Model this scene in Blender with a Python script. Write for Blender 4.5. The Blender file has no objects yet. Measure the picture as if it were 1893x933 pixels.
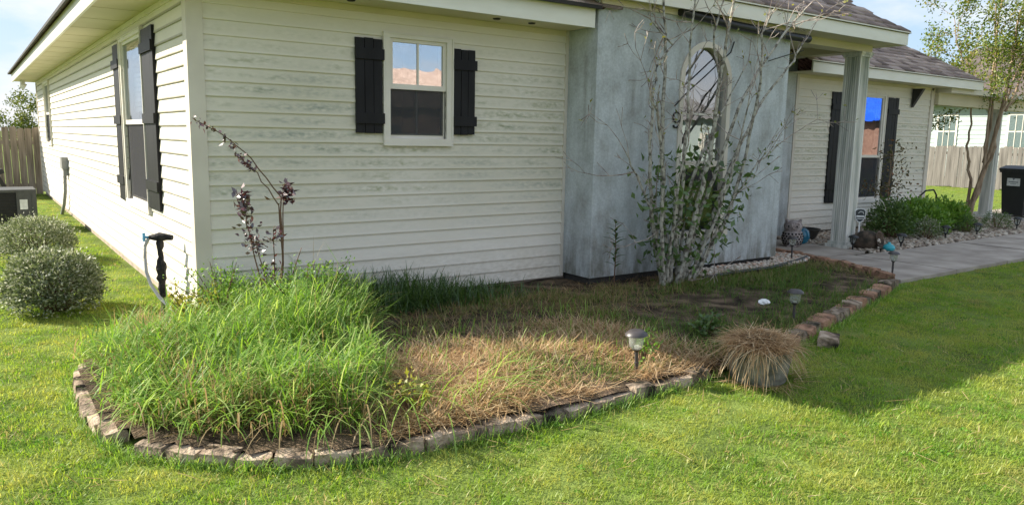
import bpy, bmesh, math, random
import numpy as np
from mathutils import Vector, Matrix
rad = math.radians
rng = np.random.default_rng(7); random.seed(7)
sc = bpy.context.scene
COL = sc.collection
# ------------------------------------------------------------------ camera
CAMP = Vector((-1.40, -6.15, 1.518)); YAW, PITCH, ROLL = .6208, -.1502, .0187
fw = Vector((math.sin(YAW)*math.cos(PITCH), math.cos(YAW)*math.cos(PITCH), math.sin(PITCH)))
r0 = Vector((math.cos(YAW), -math.sin(YAW), 0)); u0 = r0.cross(fw)
rt = math.cos(ROLL)*r0 + math.sin(ROLL)*u0; up = -math.sin(ROLL)*r0 + math.cos(ROLL)*u0
cam = bpy.data.cameras.new('camera'); camo = bpy.data.objects.new('camera', cam); COL.objects.link(camo)
camo.matrix_world = Matrix(((rt.x, up.x, -fw.x, CAMP.x), (rt.y, up.y, -fw.y, CAMP.y), (rt.z, up.z, -fw.z, CAMP.z), (0, 0, 0, 1)))
cam.sensor_width = 36; cam.lens = 1400.36/1893*36; cam.clip_end = 3000; cam.clip_start = .05
sc.camera = camo
# ------------------------------------------------------------------ sky and sun
SUN = Vector((-1.133, 1.245, 1.0)).normalized()          # towards the sun
elev = math.asin(SUN.z); az = math.atan2(SUN.x, SUN.y)
w = bpy.data.worlds.new('World'); sc.world = w; w.use_nodes = True
nt = w.node_tree; nt.nodes.clear()
def wn(t, **k):
    n = nt.nodes.new(t)
    for a, b in k.items(): setattr(n, a, b)
    return n
sky = wn('ShaderNodeTexSky', sky_type='NISHITA', sun_disc=False, sun_elevation=elev, sun_rotation=az)
sky.dust_density = .8; sky.ozone_density = 1.6; sky.air_density = 1.0
tc = wn('ShaderNodeTexCoord'); mp = wn('ShaderNodeMapping'); mp.inputs['Scale'].default_value = (1.0, 1.0, 2.6)
nz = wn('ShaderNodeTexNoise'); nz.inputs['Scale'].default_value = 3.1; nz.inputs['Detail'].default_value = 9; nz.inputs['Roughness'].default_value = .58
cr = wn('ShaderNodeValToRGB'); cr.color_ramp.elements[0].position = .43; cr.color_ramp.elements[1].position = .66
mx = wn('ShaderNodeMix', data_type='RGBA')
mx.inputs[7].default_value = (2.42, 2.34, 2.27, 1)
bg = wn('ShaderNodeBackground'); bg.inputs['Strength'].default_value = .15
wo = wn('ShaderNodeOutputWorld')
lk = nt.links.new
lk(tc.outputs['Generated'], mp.inputs['Vector']); lk(mp.outputs[0], nz.inputs['Vector']); lk(nz.outputs['Fac'], cr.inputs[0])
gm_ = wn('ShaderNodeGamma'); gm_.inputs[1].default_value = .44; hs_ = wn('ShaderNodeHueSaturation'); hs_.inputs['Saturation'].default_value = 1.8; hs_.inputs['Value'].default_value = 1.28
lk(sky.outputs[0], gm_.inputs[0]); lk(gm_.outputs[0], hs_.inputs['Color'])
lk(cr.outputs[0], mx.inputs[0]); fl_ = wn('ShaderNodeMix', data_type='RGBA'); fl_.inputs[0].default_value = .7; fl_.inputs[7].default_value = (1.0, 1.36, 1.92, 1); lk(hs_.outputs[0], fl_.inputs[6]); lk(fl_.outputs[2], mx.inputs[6]); lk(mx.outputs[2], bg.inputs['Color']); lk(bg.outputs[0], wo.inputs['Surface'])
sl = bpy.data.lights.new('sun', 'SUN'); sl.energy = 3.5; sl.angle = rad(.55); sl.color = (1, .93, .80)
so = bpy.data.objects.new('sun', sl); COL.objects.link(so); so.rotation_euler = SUN.to_track_quat('Z', 'Y').to_euler(); so.location = (-8, 9, 12)
vs = sc.view_settings; vs.view_transform = 'Standard'; vs.look = 'None'; vs.gamma = 1; vs.exposure = 1.70
sc.render.engine = 'CYCLES'
# ------------------------------------------------------------------ helpers
def link(name, me, parent=None, mat=None, loc=None, rot=None, scale=None):
    o = bpy.data.objects.new(name, me); COL.objects.link(o)
    if mat is not None and me is not None and not me.materials: me.materials.append(mat)
    if parent is not None: o.parent = parent
    if loc is not None: o.location = loc
    if rot is not None: o.rotation_euler = rot
    if scale is not None: o.scale = scale
    return o
def tag(o, label=None, cat=None, group=None, kind=None):
    if label: o['label'] = label
    if cat: o['category'] = cat
    if group: o['group'] = group
    if kind: o['kind'] = kind
    return o
def empty(name, loc=(0, 0, 0), rz=0, label=None, cat=None, group=None):
    o = bpy.data.objects.new(name, None); COL.objects.link(o); o.location = loc; o.rotation_euler = (0, 0, rz); o.empty_display_size = .05
    return tag(o, label, cat, group)
class MB:
    def __init__(s): s.v = []; s.f = []
    def add(s, v, f):
        n = len(s.v); s.v += [tuple(p) for p in v]; s.f += [tuple(i+n for i in q) for q in f]; return s
    def box(s, a, b, M=None):
        x0, y0, z0 = a; x1, y1, z1 = b
        v = [(x0,y0,z0),(x1,y0,z0),(x1,y1,z0),(x0,y1,z0),(x0,y0,z1),(x1,y0,z1),(x1,y1,z1),(x0,y1,z1)]
        if M is not None: v = [tuple(M @ Vector(p)) for p in v]
        return s.add(v, [(0,3,2,1),(4,5,6,7),(0,1,5,4),(1,2,6,5),(2,3,7,6),(3,0,4,7)])
    def tube(s, pts, rs, n=6, cap=True):
        pts = [Vector(p) for p in pts]
        if not hasattr(rs, '__len__'): rs = [rs]*len(pts)
        base = len(s.v); ref = Vector((.31, .17, .93)).normalized()
        for i, p in enumerate(pts):
            t = (pts[min(i+1, len(pts)-1)]-pts[max(i-1, 0)]).normalized()
            a = t.cross(ref)
            if a.length < .05: a = t.cross(Vector((1, 0, 0)))
            a.normalize(); b = t.cross(a)
            for k in range(n):
                an = 2*math.pi*k/n; q = p+(a*math.cos(an)+b*math.sin(an))*rs[i]; s.v.append((q.x, q.y, q.z))
        for i in range(len(pts)-1):
            for k in range(n):
                s.f.append((base+i*n+k, base+i*n+(k+1) % n, base+(i+1)*n+(k+1) % n, base+(i+1)*n+k))
        if cap:
            s.f.append(tuple(base+k for k in range(n-1, -1, -1))); m = base+(len(pts)-1)*n; s.f.append(tuple(m+k for k in range(n)))
        return s
    def lathe(s, prof, n=20, c=(0, 0, 0), M=None):
        base = len(s.v)
        for r, z in prof:
            for k in range(n):
                a = 2*math.pi*k/n; p = Vector((c[0]+r*math.cos(a), c[1]+r*math.sin(a), c[2]+z))
                if M is not None: p = M @ p
                s.v.append(tuple(p))
        for i in range(len(prof)-1):
            for k in range(n): s.f.append((base+i*n+k, base+i*n+(k+1) % n, base+(i+1)*n+(k+1) % n, base+(i+1)*n+k))
        s.f.append(tuple(base+k for k in range(n-1, -1, -1))); m = base+(len(prof)-1)*n; s.f.append(tuple(m+k for k in range(n)))
        return s
    def prism(s, poly, axis, a, b):
        # poly: 2-D outline; axis 'x','y','z' extruded from a to b
        def P(p, t): return (t, p[0], p[1]) if axis == 'x' else ((p[0], t, p[1]) if axis == 'y' else (p[0], p[1], t))
        n = len(poly); v = [P(p, a) for p in poly]+[P(p, b) for p in poly]
        return s.add(v, [tuple(range(n))[::-1], tuple(range(n, 2*n))]+[(i, (i+1) % n, n+(i+1) % n, n+i) for i in range(n)])
    def mesh(s, name, smooth=False, fix=True):
        me = bpy.data.meshes.new(name); me.from_pydata(s.v, [], s.f); me.update()
        if fix:
            bm = bmesh.new(); bm.from_mesh(me); bmesh.ops.recalc_face_normals(bm, faces=bm.faces); bm.to_mesh(me); bm.free()
        if smooth:
            me.polygons.foreach_set('use_smooth', [True]*len(me.polygons))
            try: me.set_sharp_from_angle(angle=rad(40))
            except Exception: pass
        return me
    def obj(s, name, mat, parent=None, smooth=False, **k): return link(name, s.mesh(name, smooth), parent, mat, **k)
def npmesh(name, V, F, var=None):
    """V (N,3), F (M,k) equal-size faces (or list of such arrays); var per vertex float"""
    Fs = F if isinstance(F, list) else [F]
    me = bpy.data.meshes.new(name); me.vertices.add(len(V)); me.vertices.foreach_set('co', np.ascontiguousarray(V, dtype=np.float32).ravel())
    loops = np.concatenate([f.ravel() for f in Fs]); tot = np.concatenate([np.full(len(f), f.shape[1]) for f in Fs])
    st = np.concatenate([[0], np.cumsum(tot)[:-1]])
    me.loops.add(len(loops)); me.loops.foreach_set('vertex_index', loops.astype(np.int32))
    me.polygons.add(len(tot)); me.polygons.foreach_set('loop_start', st.astype(np.int32)); me.polygons.foreach_set('loop_total', tot.astype(np.int32))
    me.update(calc_edges=True)
    if var is not None:
        a = me.attributes.new('var', 'FLOAT', 'POINT'); a.data.foreach_set('value', np.ascontiguousarray(var, dtype=np.float32))
    return me
def blades(P, L, W, az, lean, curl, S=3, var=None, kink=0.):
    """curved tapering blades. returns V,F list,var"""
    N = len(P); lv = []
    d = np.stack([np.cos(az), np.sin(az)], 1); sd = np.stack([-np.sin(az), np.cos(az), np.zeros(N)], 1)
    pos = P.astype(float).copy(); ang = lean.copy()
    for i in range(S+1):
        t = i/S; wd = W*(1-.15*t if i < S else 0)*(1 if i else .7)
        if i < S: lv += [pos-sd*wd[:, None]/2, pos+sd*wd[:, None]/2]
        else: lv += [pos.copy()]
        ang = ang+curl/S
        st = np.stack([d[:, 0]*np.sin(ang), d[:, 1]*np.sin(ang), np.cos(ang)], 1)*(L/S)[:, None]
        pos = pos+st
    K = 2*S+1; V = np.stack(lv, 1).reshape(-1, 3); b = (np.arange(N)*K)[:, None]
    Q = np.concatenate([b+np.array([[2*i, 2*i+1, 2*i+3, 2*i+2]]) for i in range(S-1)]) if S > 1 else np.zeros((0, 4), int)
    T = b+np.array([[2*S-2, 2*S-1, 2*S]])
    vv = np.repeat(var if var is not None else rng.random(N), K)
    return V, Q, T, vv
def blade_mesh(name, *sets):
    V = []; Q = []; T = []; vv = []; n = 0
    for (v, q, t, a) in sets:
        V.append(v); Q.append(q+n); T.append(t+n); vv.append(a); n += len(v)
    return npmesh(name, np.concatenate(V), [np.concatenate(Q), np.concatenate(T)], np.concatenate(vv))
def leaves(P, D, Ln, Wd, var=None, fold=.25):
    """kite leaves: base P, direction D (unit), random roll"""
    N = len(P); D = D/np.linalg.norm(D, axis=1)[:, None]
    r = rng.normal(size=(N, 3)); s = np.cross(D, r); s /= np.linalg.norm(s, axis=1)[:, None]+1e-9; nn = np.cross(s, D)
    m = P+D*(Ln*.45)[:, None]
    V = np.stack([P, m+s*(Wd/2)[:, None]+nn*(Wd*fold)[:, None], P+D*Ln[:, None], m-s*(Wd/2)[:, None]+nn*(Wd*fold)[:, None]], 1).reshape(-1, 3)
    b = (np.arange(N)*4)[:, None]
    return V, b+np.array([[0, 1, 2, 3]]), np.repeat(var if var is not None else rng.random(N), 4)
def leaf_mesh(name, *sets):
    V = []; F = []; vv = []; n = 0
    for v, f, a in sets: V.append(v); F.append(f+n); vv.append(a); n += len(v)
    return npmesh(name, np.concatenate(V), np.concatenate(F), np.concatenate(vv))
_wk = [(rng.normal(size=2), rng.random()*6.28) for _ in range(24)]
def wav(x, y, f):
    s = 0
    for i, (k, p) in enumerate(_wk): s = s+np.sin((k[0]*x+k[1]*y)*f*(1+.12*i)+p)/(1+.1*i)
    return s/6.
def inpoly(x, y, poly):
    c = np.zeros(len(x), bool); n = len(poly); j = n-1
    for i in range(n):
        xi, yi = poly[i]; xj, yj = poly[j]
        c ^= ((yi > y) != (yj > y)) & (x < (xj-xi)*(y-yi)/(yj-yi+1e-12)+xi); j = i
    return c
# ------------------------------------------------------------------ materials
def M_(name):
    m = bpy.data.materials.new(name); m.use_nodes = True; t = m.node_tree; b = t.nodes['Principled BSDF']; return m, t, b
def node(t, ty, **k):
    n = t.nodes.new(ty)
    for a, b in k.items(): setattr(n, a, b)
    return n
def rgb(c): return (c[0], c[1], c[2], 1)
def noise_mat(name, c1, c2, scale=5, rough=.7, bump=0., bscale=None, stretch=(1, 1, 1), lo=.35, hi=.65, detail=6, spec=.3, coords='Position', c3=None, metallic=0, dist=.01):
    m, t, b = M_(name)
    if coords == 'Position': src = node(t, 'ShaderNodeNewGeometry').outputs['Position']
    else: src = node(t, 'ShaderNodeTexCoord').outputs['Object']
    mp = node(t, 'ShaderNodeMapping'); mp.inputs['Scale'].default_value = stretch; t.links.new(src, mp.inputs[0])
    n = node(t, 'ShaderNodeTexNoise'); n.inputs['Scale'].default_value = scale; n.inputs['Detail'].default_value = detail; t.links.new(mp.outputs[0], n.inputs['Vector'])
    r = node(t, 'ShaderNodeValToRGB'); e = r.color_ramp.elements; e[0].position = lo; e[0].color = rgb(c1); e[1].position = hi; e[1].color = rgb(c2)
    if c3: x = e.new((lo+hi)/2); x.color = rgb(c3)
    t.links.new(n.outputs['Fac'], r.inputs[0]); t.links.new(r.outputs[0], b.inputs['Base Color'])
    b.inputs['Roughness'].default_value = rough; b.inputs['Specular IOR Level'].default_value = spec; b.inputs['Metallic'].default_value = metallic
    if bump:
        n2 = node(t, 'ShaderNodeTexNoise'); n2.inputs['Scale'].default_value = bscale or scale*4; n2.inputs['Detail'].default_value = 5; t.links.new(mp.outputs[0], n2.inputs['Vector'])
        bp = node(t, 'ShaderNodeBump'); bp.inputs['Strength'].default_value = bump; bp.inputs['Distance'].default_value = dist
        t.links.new(n2.outputs['Fac'], bp.inputs['Height']); t.links.new(bp.outputs[0], b.inputs['Normal'])
    m['mp'] = 0
    return m
def plain(name, c, rough=.6, spec=.3, metallic=0, var=.12, scale=14):
    d = [max(0, x*(1-var)) for x in c]; u = [x*(1+var) for x in c]
    return noise_mat(name, d, u, scale, rough, spec=spec, metallic=metallic)
def foliage(name, ramp, trans=.4, gloss=.06, rough=.45, attr=True, patch=None, patchscale=1.2, plo=.5, phi=.68, patch2=None):
    m, t, b = M_(name); t.nodes.remove(b); out = t.nodes['Material Output']
    if attr: src = node(t, 'ShaderNodeAttribute', attribute_name='var').outputs['Fac']
    else: src = node(t, 'ShaderNodeObjectInfo').outputs['Random']
    r = node(t, 'ShaderNodeValToRGB'); e = r.color_ramp.elements
    e[0].position = ramp[0][0]; e[0].color = rgb(ramp[0][1]); e[1].position = ramp[-1][0]; e[1].color = rgb(ramp[-1][1])
    for p, c in ramp[1:-1]: x = e.new(p); x.color = rgb(c)
    t.links.new(src, r.inputs[0]); col = r.outputs[0]
    if patch:
        g = node(t, 'ShaderNodeNewGeometry'); n = node(t, 'ShaderNodeTexNoise'); n.inputs['Scale'].default_value = patchscale; n.inputs['Detail'].default_value = 4
        t.links.new(g.outputs['Position'], n.inputs['Vector']); mr = node(t, 'ShaderNodeMapRange'); mr.inputs[1].default_value = plo; mr.inputs[2].default_value = phi
        t.links.new(n.outputs['Fac'], mr.inputs[0]); mm = node(t, 'ShaderNodeMix', data_type='RGBA'); mm.inputs[7].default_value = rgb(patch)
        t.links.new(mr.outputs[0], mm.inputs[0]); t.links.new(col, mm.inputs[6]); col = mm.outputs[2]
        if patch2:
            n = node(t, 'ShaderNodeTexNoise'); n.inputs['Scale'].default_value = 1.3; n.inputs['Detail'].default_value = 5; n.inputs['Roughness'].default_value = .65; t.links.new(g.outputs['Position'], n.inputs['Vector'])
            mr = node(t, 'ShaderNodeMapRange'); mr.inputs[1].default_value = .60; mr.inputs[2].default_value = .72; mr.inputs[4].default_value = .75; t.links.new(n.outputs['Fac'], mr.inputs[0]); mm = node(t, 'ShaderNodeMix', data_type='RGBA'); mm.inputs[7].default_value = rgb(patch2)
            t.links.new(mr.outputs[0], mm.inputs[0]); t.links.new(col, mm.inputs[6]); col = mm.outputs[2]
    df = node(t, 'ShaderNodeBsdfDiffuse'); tr = node(t, 'ShaderNodeBsdfTranslucent'); gl = node(t, 'ShaderNodeBsdfGlossy'); gl.inputs['Roughness'].default_value = rough
    t.links.new(col, df.inputs[0])
    hs = node(t, 'ShaderNodeHueSaturation'); hs.inputs['Value'].default_value = 1.25; hs.inputs['Saturation'].default_value = 1.1; hs.inputs['Hue'].default_value = .49
    t.links.new(col, hs.inputs['Color']); t.links.new(hs.outputs[0], tr.inputs[0])
    a = node(t, 'ShaderNodeMixShader'); a.inputs[0].default_value = trans; t.links.new(df.outputs[0], a.inputs[1]); t.links.new(tr.outputs[0], a.inputs[2])
    c = node(t, 'ShaderNodeMixShader'); c.inputs[0].default_value = gloss; t.links.new(a.outputs[0], c.inputs[1]); t.links.new(gl.outputs[0], c.inputs[2])
    t.links.new(c.outputs[0], out.inputs[0]); return m
def siding_mat():
    m, t, b = M_('vinyl_siding')
    g = node(t, 'ShaderNodeNewGeometry'); sep = node(t, 'ShaderNodeSeparateXYZ'); t.links.new(g.outputs['Position'], sep.inputs[0])
    mp = node(t, 'ShaderNodeMapping'); mp.inputs['Scale'].default_value = (1.1, 1.1, 5.5); t.links.new(g.outputs['Position'], mp.inputs[0])
    n1 = node(t, 'ShaderNodeTexNoise'); n1.inputs['Scale'].default_value = 1.5; n1.inputs['Detail'].default_value = 8; n1.inputs['Roughness'].default_value = .66; t.links.new(mp.outputs[0], n1.inputs['Vector'])
    mp2 = node(t, 'ShaderNodeMapping'); mp2.inputs['Scale'].default_value = (7, 7, 16); t.links.new(g.outputs['Position'], mp2.inputs[0])
    n2 = node(t, 'ShaderNodeTexNoise'); n2.inputs['Scale'].default_value = 2.4; n2.inputs['Detail'].default_value = 6; t.links.new(mp2.outputs[0], n2.inputs['Vector'])
    n3 = node(t, 'ShaderNodeTexNoise'); n3.inputs['Scale'].default_value = .7; n3.inputs['Detail'].default_value = 2; t.links.new(g.outputs['Position'], n3.inputs['Vector'])
    def mr(src, a, b_):
        x = node(t, 'ShaderNodeMapRange'); x.inputs[1].default_value = a; x.inputs[2].default_value = b_; t.links.new(src, x.inputs[0]); return x.outputs[0]
    def mul(a, b_):
        x = node(t, 'ShaderNodeMath', operation='MULTIPLY'); t.links.new(a, x.inputs[0])
        if hasattr(b_, 'links'): t.links.new(b_, x.inputs[1])
        else: x.inputs[1].default_value = b_
        return x.outputs[0]
    zb = mul(mr(sep.outputs['Z'], .5, 1.2), mr(sep.outputs['Z'], 2.5, 1.9))        # the mildewed band
    # lap fraction: mildew sits on the lower face of each lap
    fr = node(t, 'ShaderNodeMath', operation='SUBTRACT'); fr.inputs[1].default_value = .08; t.links.new(sep.outputs['Z'], fr.inputs[0])
    dv = node(t, 'ShaderNodeMath', operation='DIVIDE'); dv.inputs[1].default_value = .114; t.links.new(fr.outputs[0], dv.inputs[0])
    fc = node(t, 'ShaderNodeMath', operation='FRACT'); t.links.new(dv.outputs[0], fc.inputs[0])
    lap = mul(mr(fc.outputs[0], .1, .4), mr(fc.outputs[0], 1.0, .6))
    face = mr(sep.outputs['X'], -.005, .02)                                        # mildew only on the side away from the sun
    st = mul(mul(mul(mr(n1.outputs['Fac'], .38, .64), mr(n2.outputs['Fac'], .32, .64)), mul(zb, lap)), mul(face, 1.0))
    rc = node(t, 'ShaderNodeValToRGB'); e = rc.color_ramp.elements; e[0].position = .42; e[0].color = (.26, .27, .13, 1); e[1].position = .58; e[1].color = (.29, .31, .26, 1); t.links.new(n3.outputs['Fac'], rc.inputs[0])
    base = node(t, 'ShaderNodeValToRGB'); e = base.color_ramp.elements; e[0].position = .3; e[0].color = (.70, .645, .55, 1); e[1].position = .62; e[1].color = (.76, .71, .63, 1); t.links.new(n1.outputs['Fac'], base.inputs[0])
    film = node(t, 'ShaderNodeMix', data_type='RGBA'); film.inputs[7].default_value = (.58, .54, .42, 1); t.links.new(base.outputs[0], film.inputs[6]); t.links.new(mul(mul(mr(n3.outputs['Fac'], .30, .62), .8), mul(zb, face)), film.inputs[0])
    mm = node(t, 'ShaderNodeMix', data_type='RGBA'); t.links.new(st, mm.inputs[0]); t.links.new(film.outputs[2], mm.inputs[6]); t.links.new(rc.outputs[0], mm.inputs[7])
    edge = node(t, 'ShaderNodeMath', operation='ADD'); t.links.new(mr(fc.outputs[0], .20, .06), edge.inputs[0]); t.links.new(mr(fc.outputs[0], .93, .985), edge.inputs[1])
    lip_shade = node(t, 'ShaderNodeMix', data_type='RGBA'); lip_shade.inputs[7].default_value = (.20, .175, .12, 1); t.links.new(mul(mul(edge.outputs[0], mr(n1.outputs['Fac'], .2, .5)), mr(sep.outputs['X'], .02, -.03)), lip_shade.inputs[0]); t.links.new(mm.outputs[2], lip_shade.inputs[6])  # left wall: shadow line under each lap lip painted in, along with seam dirt
    sp = node(t, 'ShaderNodeMix', data_type='RGBA'); sp.inputs[7].default_value = (.36, .31, .23, 1); t.links.new(mul(mul(mr(sep.outputs['Z'], .55, .1), mr(n2.outputs['Fac'], .3, .7)), .55), sp.inputs[0]); t.links.new(lip_shade.outputs[2], sp.inputs[6])
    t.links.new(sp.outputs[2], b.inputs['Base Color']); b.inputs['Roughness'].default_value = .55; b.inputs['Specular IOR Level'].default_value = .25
    wv = node(t, 'ShaderNodeTexNoise'); wv.inputs['Scale'].default_value = 2.2; mp3 = node(t, 'ShaderNodeMapping'); mp3.inputs['Scale'].default_value = (1, 1, 2); t.links.new(g.outputs['Position'], mp3.inputs[0]); t.links.new(mp3.outputs[0], wv.inputs['Vector'])
    bp = node(t, 'ShaderNodeBump'); bp.inputs['Strength'].default_value = .5; bp.inputs['Distance'].default_value = .012; t.links.new(wv.outputs['Fac'], bp.inputs['Height']); t.links.new(bp.outputs[0], b.inputs['Normal'])
    return m
def glass_pane(name, refl=.42, tint=(.75, .8, .85)):
    m, t, b = M_(name); t.nodes.remove(b); out = t.nodes['Material Output']
    tr = node(t, 'ShaderNodeBsdfTransparent'); tr.inputs[0].default_value = rgb(tint); gl = node(t, 'ShaderNodeBsdfGlossy'); gl.inputs['Roughness'].default_value = .012; gl.inputs[0].default_value = (.95, .97, 1, 1)
    g = node(t, 'ShaderNodeNewGeometry'); n = node(t, 'ShaderNodeTexNoise'); n.inputs['Scale'].default_value = 3; t.links.new(g.outputs['Position'], n.inputs['Vector'])
    bp = node(t, 'ShaderNodeBump'); bp.inputs['Strength'].default_value = .12; bp.inputs['Distance'].default_value = .01; t.links.new(n.outputs['Fac'], bp.inputs['Height']); t.links.new(bp.outputs[0], gl.inputs['Normal'])
    a = node(t, 'ShaderNodeMixShader'); a.inputs[0].default_value = refl; t.links.new(tr.outputs[0], a.inputs[1]); t.links.new(gl.outputs[0], a.inputs[2]); t.links.new(a.outputs[0], out.inputs[0]); return m
def screen_mat():
    m, t, b = M_('insect_screen'); t.nodes.remove(b); out = t.nodes['Material Output']
    tr = node(t, 'ShaderNodeBsdfTransparent'); d = node(t, 'ShaderNodeBsdfDiffuse'); d.inputs[0].default_value = (.075, .075, .08, 1)
    a = node(t, 'ShaderNodeMixShader'); a.inputs[0].default_value = .55; t.links.new(tr.outputs[0], a.inputs[1]); t.links.new(d.outputs[0], a.inputs[2]); t.links.new(a.outputs[0], out.inputs[0]); return m
MT = {}
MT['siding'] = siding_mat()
MT['trim'] = noise_mat('white_vinyl_trim', (.68, .63, .55), (.76, .71, .64), 3, .45)
MT['cornerpost'] = noise_mat('beige_corner_post', (.57, .51, .43), (.68, .62, .53), 2, .5)
MT['fascia'] = noise_mat('cream_fascia', (.70, .67, .57), (.78, .76, .68), 1.5, .4, stretch=(1, 1, 4))
MT['soffit'] = noise_mat('beige_soffit', (.60, .54, .38), (.68, .61, .45), 1.2, .6)
def stucco_mat():
    m, t, b = M_('blue_grey_stucco'); g = node(t, 'ShaderNodeNewGeometry'); sep = node(t, 'ShaderNodeSeparateXYZ'); t.links.new(g.outputs['Position'], sep.inputs[0])
    def nz(sc_, st, det=6):
        mp = node(t, 'ShaderNodeMapping'); mp.inputs['Scale'].default_value = st; t.links.new(g.outputs['Position'], mp.inputs[0]); n = node(t, 'ShaderNodeTexNoise'); n.inputs['Scale'].default_value = sc_; n.inputs['Detail'].default_value = det; n.inputs['Roughness'].default_value = .6; t.links.new(mp.outputs[0], n.inputs['Vector']); return n.outputs['Fac']
    def mr(s, a, b_, c=0., d=1.):
        x = node(t, 'ShaderNodeMapRange'); x.inputs[1].default_value = a; x.inputs[2].default_value = b_; x.inputs[3].default_value = c; x.inputs[4].default_value = d; t.links.new(s, x.inputs[0]); return x.outputs[0]
    def mul(a, b_):
        x = node(t, 'ShaderNodeMath', operation='MULTIPLY'); t.links.new(a, x.inputs[0]); t.links.new(b_, x.inputs[1]); return x.outputs[0]
    r = node(t, 'ShaderNodeValToRGB'); e = r.color_ramp.elements; e[0].position = .30; e[0].color = (.33, .33, .315, 1); e[1].position = .60; e[1].color = (.53, .56, .57, 1); x = e.new(.46); x.color = (.45, .475, .48, 1); t.links.new(nz(3.2, (1.2, 1.2, .9), 12), r.inputs[0])
    mm = node(t, 'ShaderNodeMix', data_type='RGBA'); mm.inputs[7].default_value = (.22, .21, .18, 1); t.links.new(r.outputs[0], mm.inputs[6])
    t.links.new(mul(mr(nz(2.4, (6, 6, .35), 8), .48, .72, 0, .6), mr(nz(1.1, (1, 1, 1), 2), .35, .65)), mm.inputs[0])
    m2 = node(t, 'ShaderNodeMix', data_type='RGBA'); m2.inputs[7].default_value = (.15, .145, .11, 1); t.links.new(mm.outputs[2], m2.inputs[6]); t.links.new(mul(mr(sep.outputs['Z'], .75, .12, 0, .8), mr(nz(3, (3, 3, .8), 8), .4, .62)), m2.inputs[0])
    sp = node(t, 'ShaderNodeMix', data_type='RGBA', blend_type='MULTIPLY'); sp.inputs[0].default_value = 1; t.links.new(m2.outputs[2], sp.inputs[6]); cb = node(t, 'ShaderNodeCombineColor'); f = mr(nz(45, (1, 1, 1), 3), .3, .7, .86, 1.08)
    for q in range(3): t.links.new(f, cb.inputs[q])
    t.links.new(cb.outputs[0], sp.inputs[7]); t.links.new(sp.outputs[2], b.inputs['Base Color']); b.inputs['Roughness'].default_value = .92; b.inputs['Specular IOR Level'].default_value = .12
    bp = node(t, 'ShaderNodeBump'); bp.inputs['Strength'].default_value = .5; bp.inputs['Distance'].default_value = .006; t.links.new(nz(70, (1, 1, 1), 4), bp.inputs['Height']); t.links.new(bp.outputs[0], b.inputs['Normal']); return m
MT['stucco'] = stucco_mat()
MT['blackpaint'] = noise_mat('black_painted_wood', (.007, .007, .009), (.014, .014, .016), 9, .5, spec=.2, bump=.3, bscale=40, stretch=(1, 1, .25), dist=.004)
MT['glass'] = glass_pane('window_glass', .45); MT['glass_dark'] = glass_pane('lower_window_glass', .16, (.5, .52, .55)); MT['screen'] = screen_mat()
MT['room'] = plain('dim_room', (.06, .058, .055), .9); MT['blind'] = plain('white_blind', (.62, .60, .56), .7)
MT['foundation'] = noise_mat('concrete_footing', (.30, .24, .19), (.42, .35, .28), 5, .9, bump=.4)
MT['shingle'] = noise_mat('brown_asphalt_shingle', (.045, .028, .024), (.23, .15, .125), 3.2, .95, bump=.6, bscale=180, stretch=(1, 5, 5), lo=.36, hi=.66, spec=.1)
MT['drip'] = plain('dark_drip_edge', (.03, .027, .025), .7)
MT['concrete'] = noise_mat('walk_concrete', (.26, .22, .185), (.46, .40, .34), 2.6, .9, bump=.4, bscale=140, detail=10, lo=.3, hi=.7, spec=.2, dist=.004)
MT['brick_red'] = noise_mat('weathered_red_brick', (.06, .045, .035), (.44, .26, .17), 8, .95, bump=1, bscale=40, detail=12, lo=.28, hi=.62, spec=.05, c3=(.30, .175, .115), dist=.02)
MT['brick_tan'] = noise_mat('weathered_tan_block', (.05, .042, .032), (.48, .38, .285), 8, .95, bump=1, bscale=38, detail=12, lo=.34, hi=.62, spec=.05, c3=(.30, .225, .165), dist=.02)
MT['brick_brown'] = noise_mat('mossy_brown_block', (.04, .036, .026), (.36, .285, .215), 9, .95, bump=1, bscale=40, detail=12, lo=.36, hi=.64, spec=.05, c3=(.20, .155, .115), dist=.02)
MT['soil'] = noise_mat('bed_soil', (.030, .023, .018), (.22, .155, .105), 6, .98, bump=1, bscale=60, detail=12, lo=.3, hi=.68, spec=.05, c3=(.10, .075, .05), dist=.03)
MT['lawn'] = noise_mat('lawn_ground', (.085, .12, .03), (.20, .26, .06), 2.5, .98, bump=.8, bscale=60, detail=12, lo=.3, hi=.7, spec=.05, dist=.02)
MT['fence'] = noise_mat('grey_weathered_board', (.17, .135, .10), (.38, .31, .25), 3, .9, bump=.4, bscale=30, stretch=(7, 7, .6), lo=.3, hi=.7)
MT['fence_grey'] = noise_mat('silver_grey_board', (.11, .10, .09), (.24, .22, .20), 2, .9, bump=.4, bscale=30, stretch=(5, 5, .4), lo=.3, hi=.7)
MT['asphalt'] = noise_mat('asphalt', (.035, .035, .036), (.065, .064, .062), 4, .95, bump=.4, bscale=120)
MT['black_plastic'] = plain('black_plastic', (.018, .018, .019), .45, spec=.4)
MT['bronze'] = plain('bronze_lamp_plastic', (.055, .047, .047), .42, spec=.5)
MT['clear'] = glass_pane('clear_lamp_glass', .10, (.97, .98, .96))
_t = MT['clear'].node_tree; _o = _t.nodes['Material Output']; _s = _o.inputs[0].links[0].from_socket; _d = node(_t, 'ShaderNodeBsdfTranslucent'); _d.inputs[0].default_value = (.8, .82, .8, 1); _m = node(_t, 'ShaderNodeMixShader'); _m.inputs[0].default_value = .22; _t.links.new(_s, _m.inputs[1]); _t.links.new(_d.outputs[0], _m.inputs[2]); _t.links.new(_m.outputs[0], _o.inputs[0])
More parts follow.
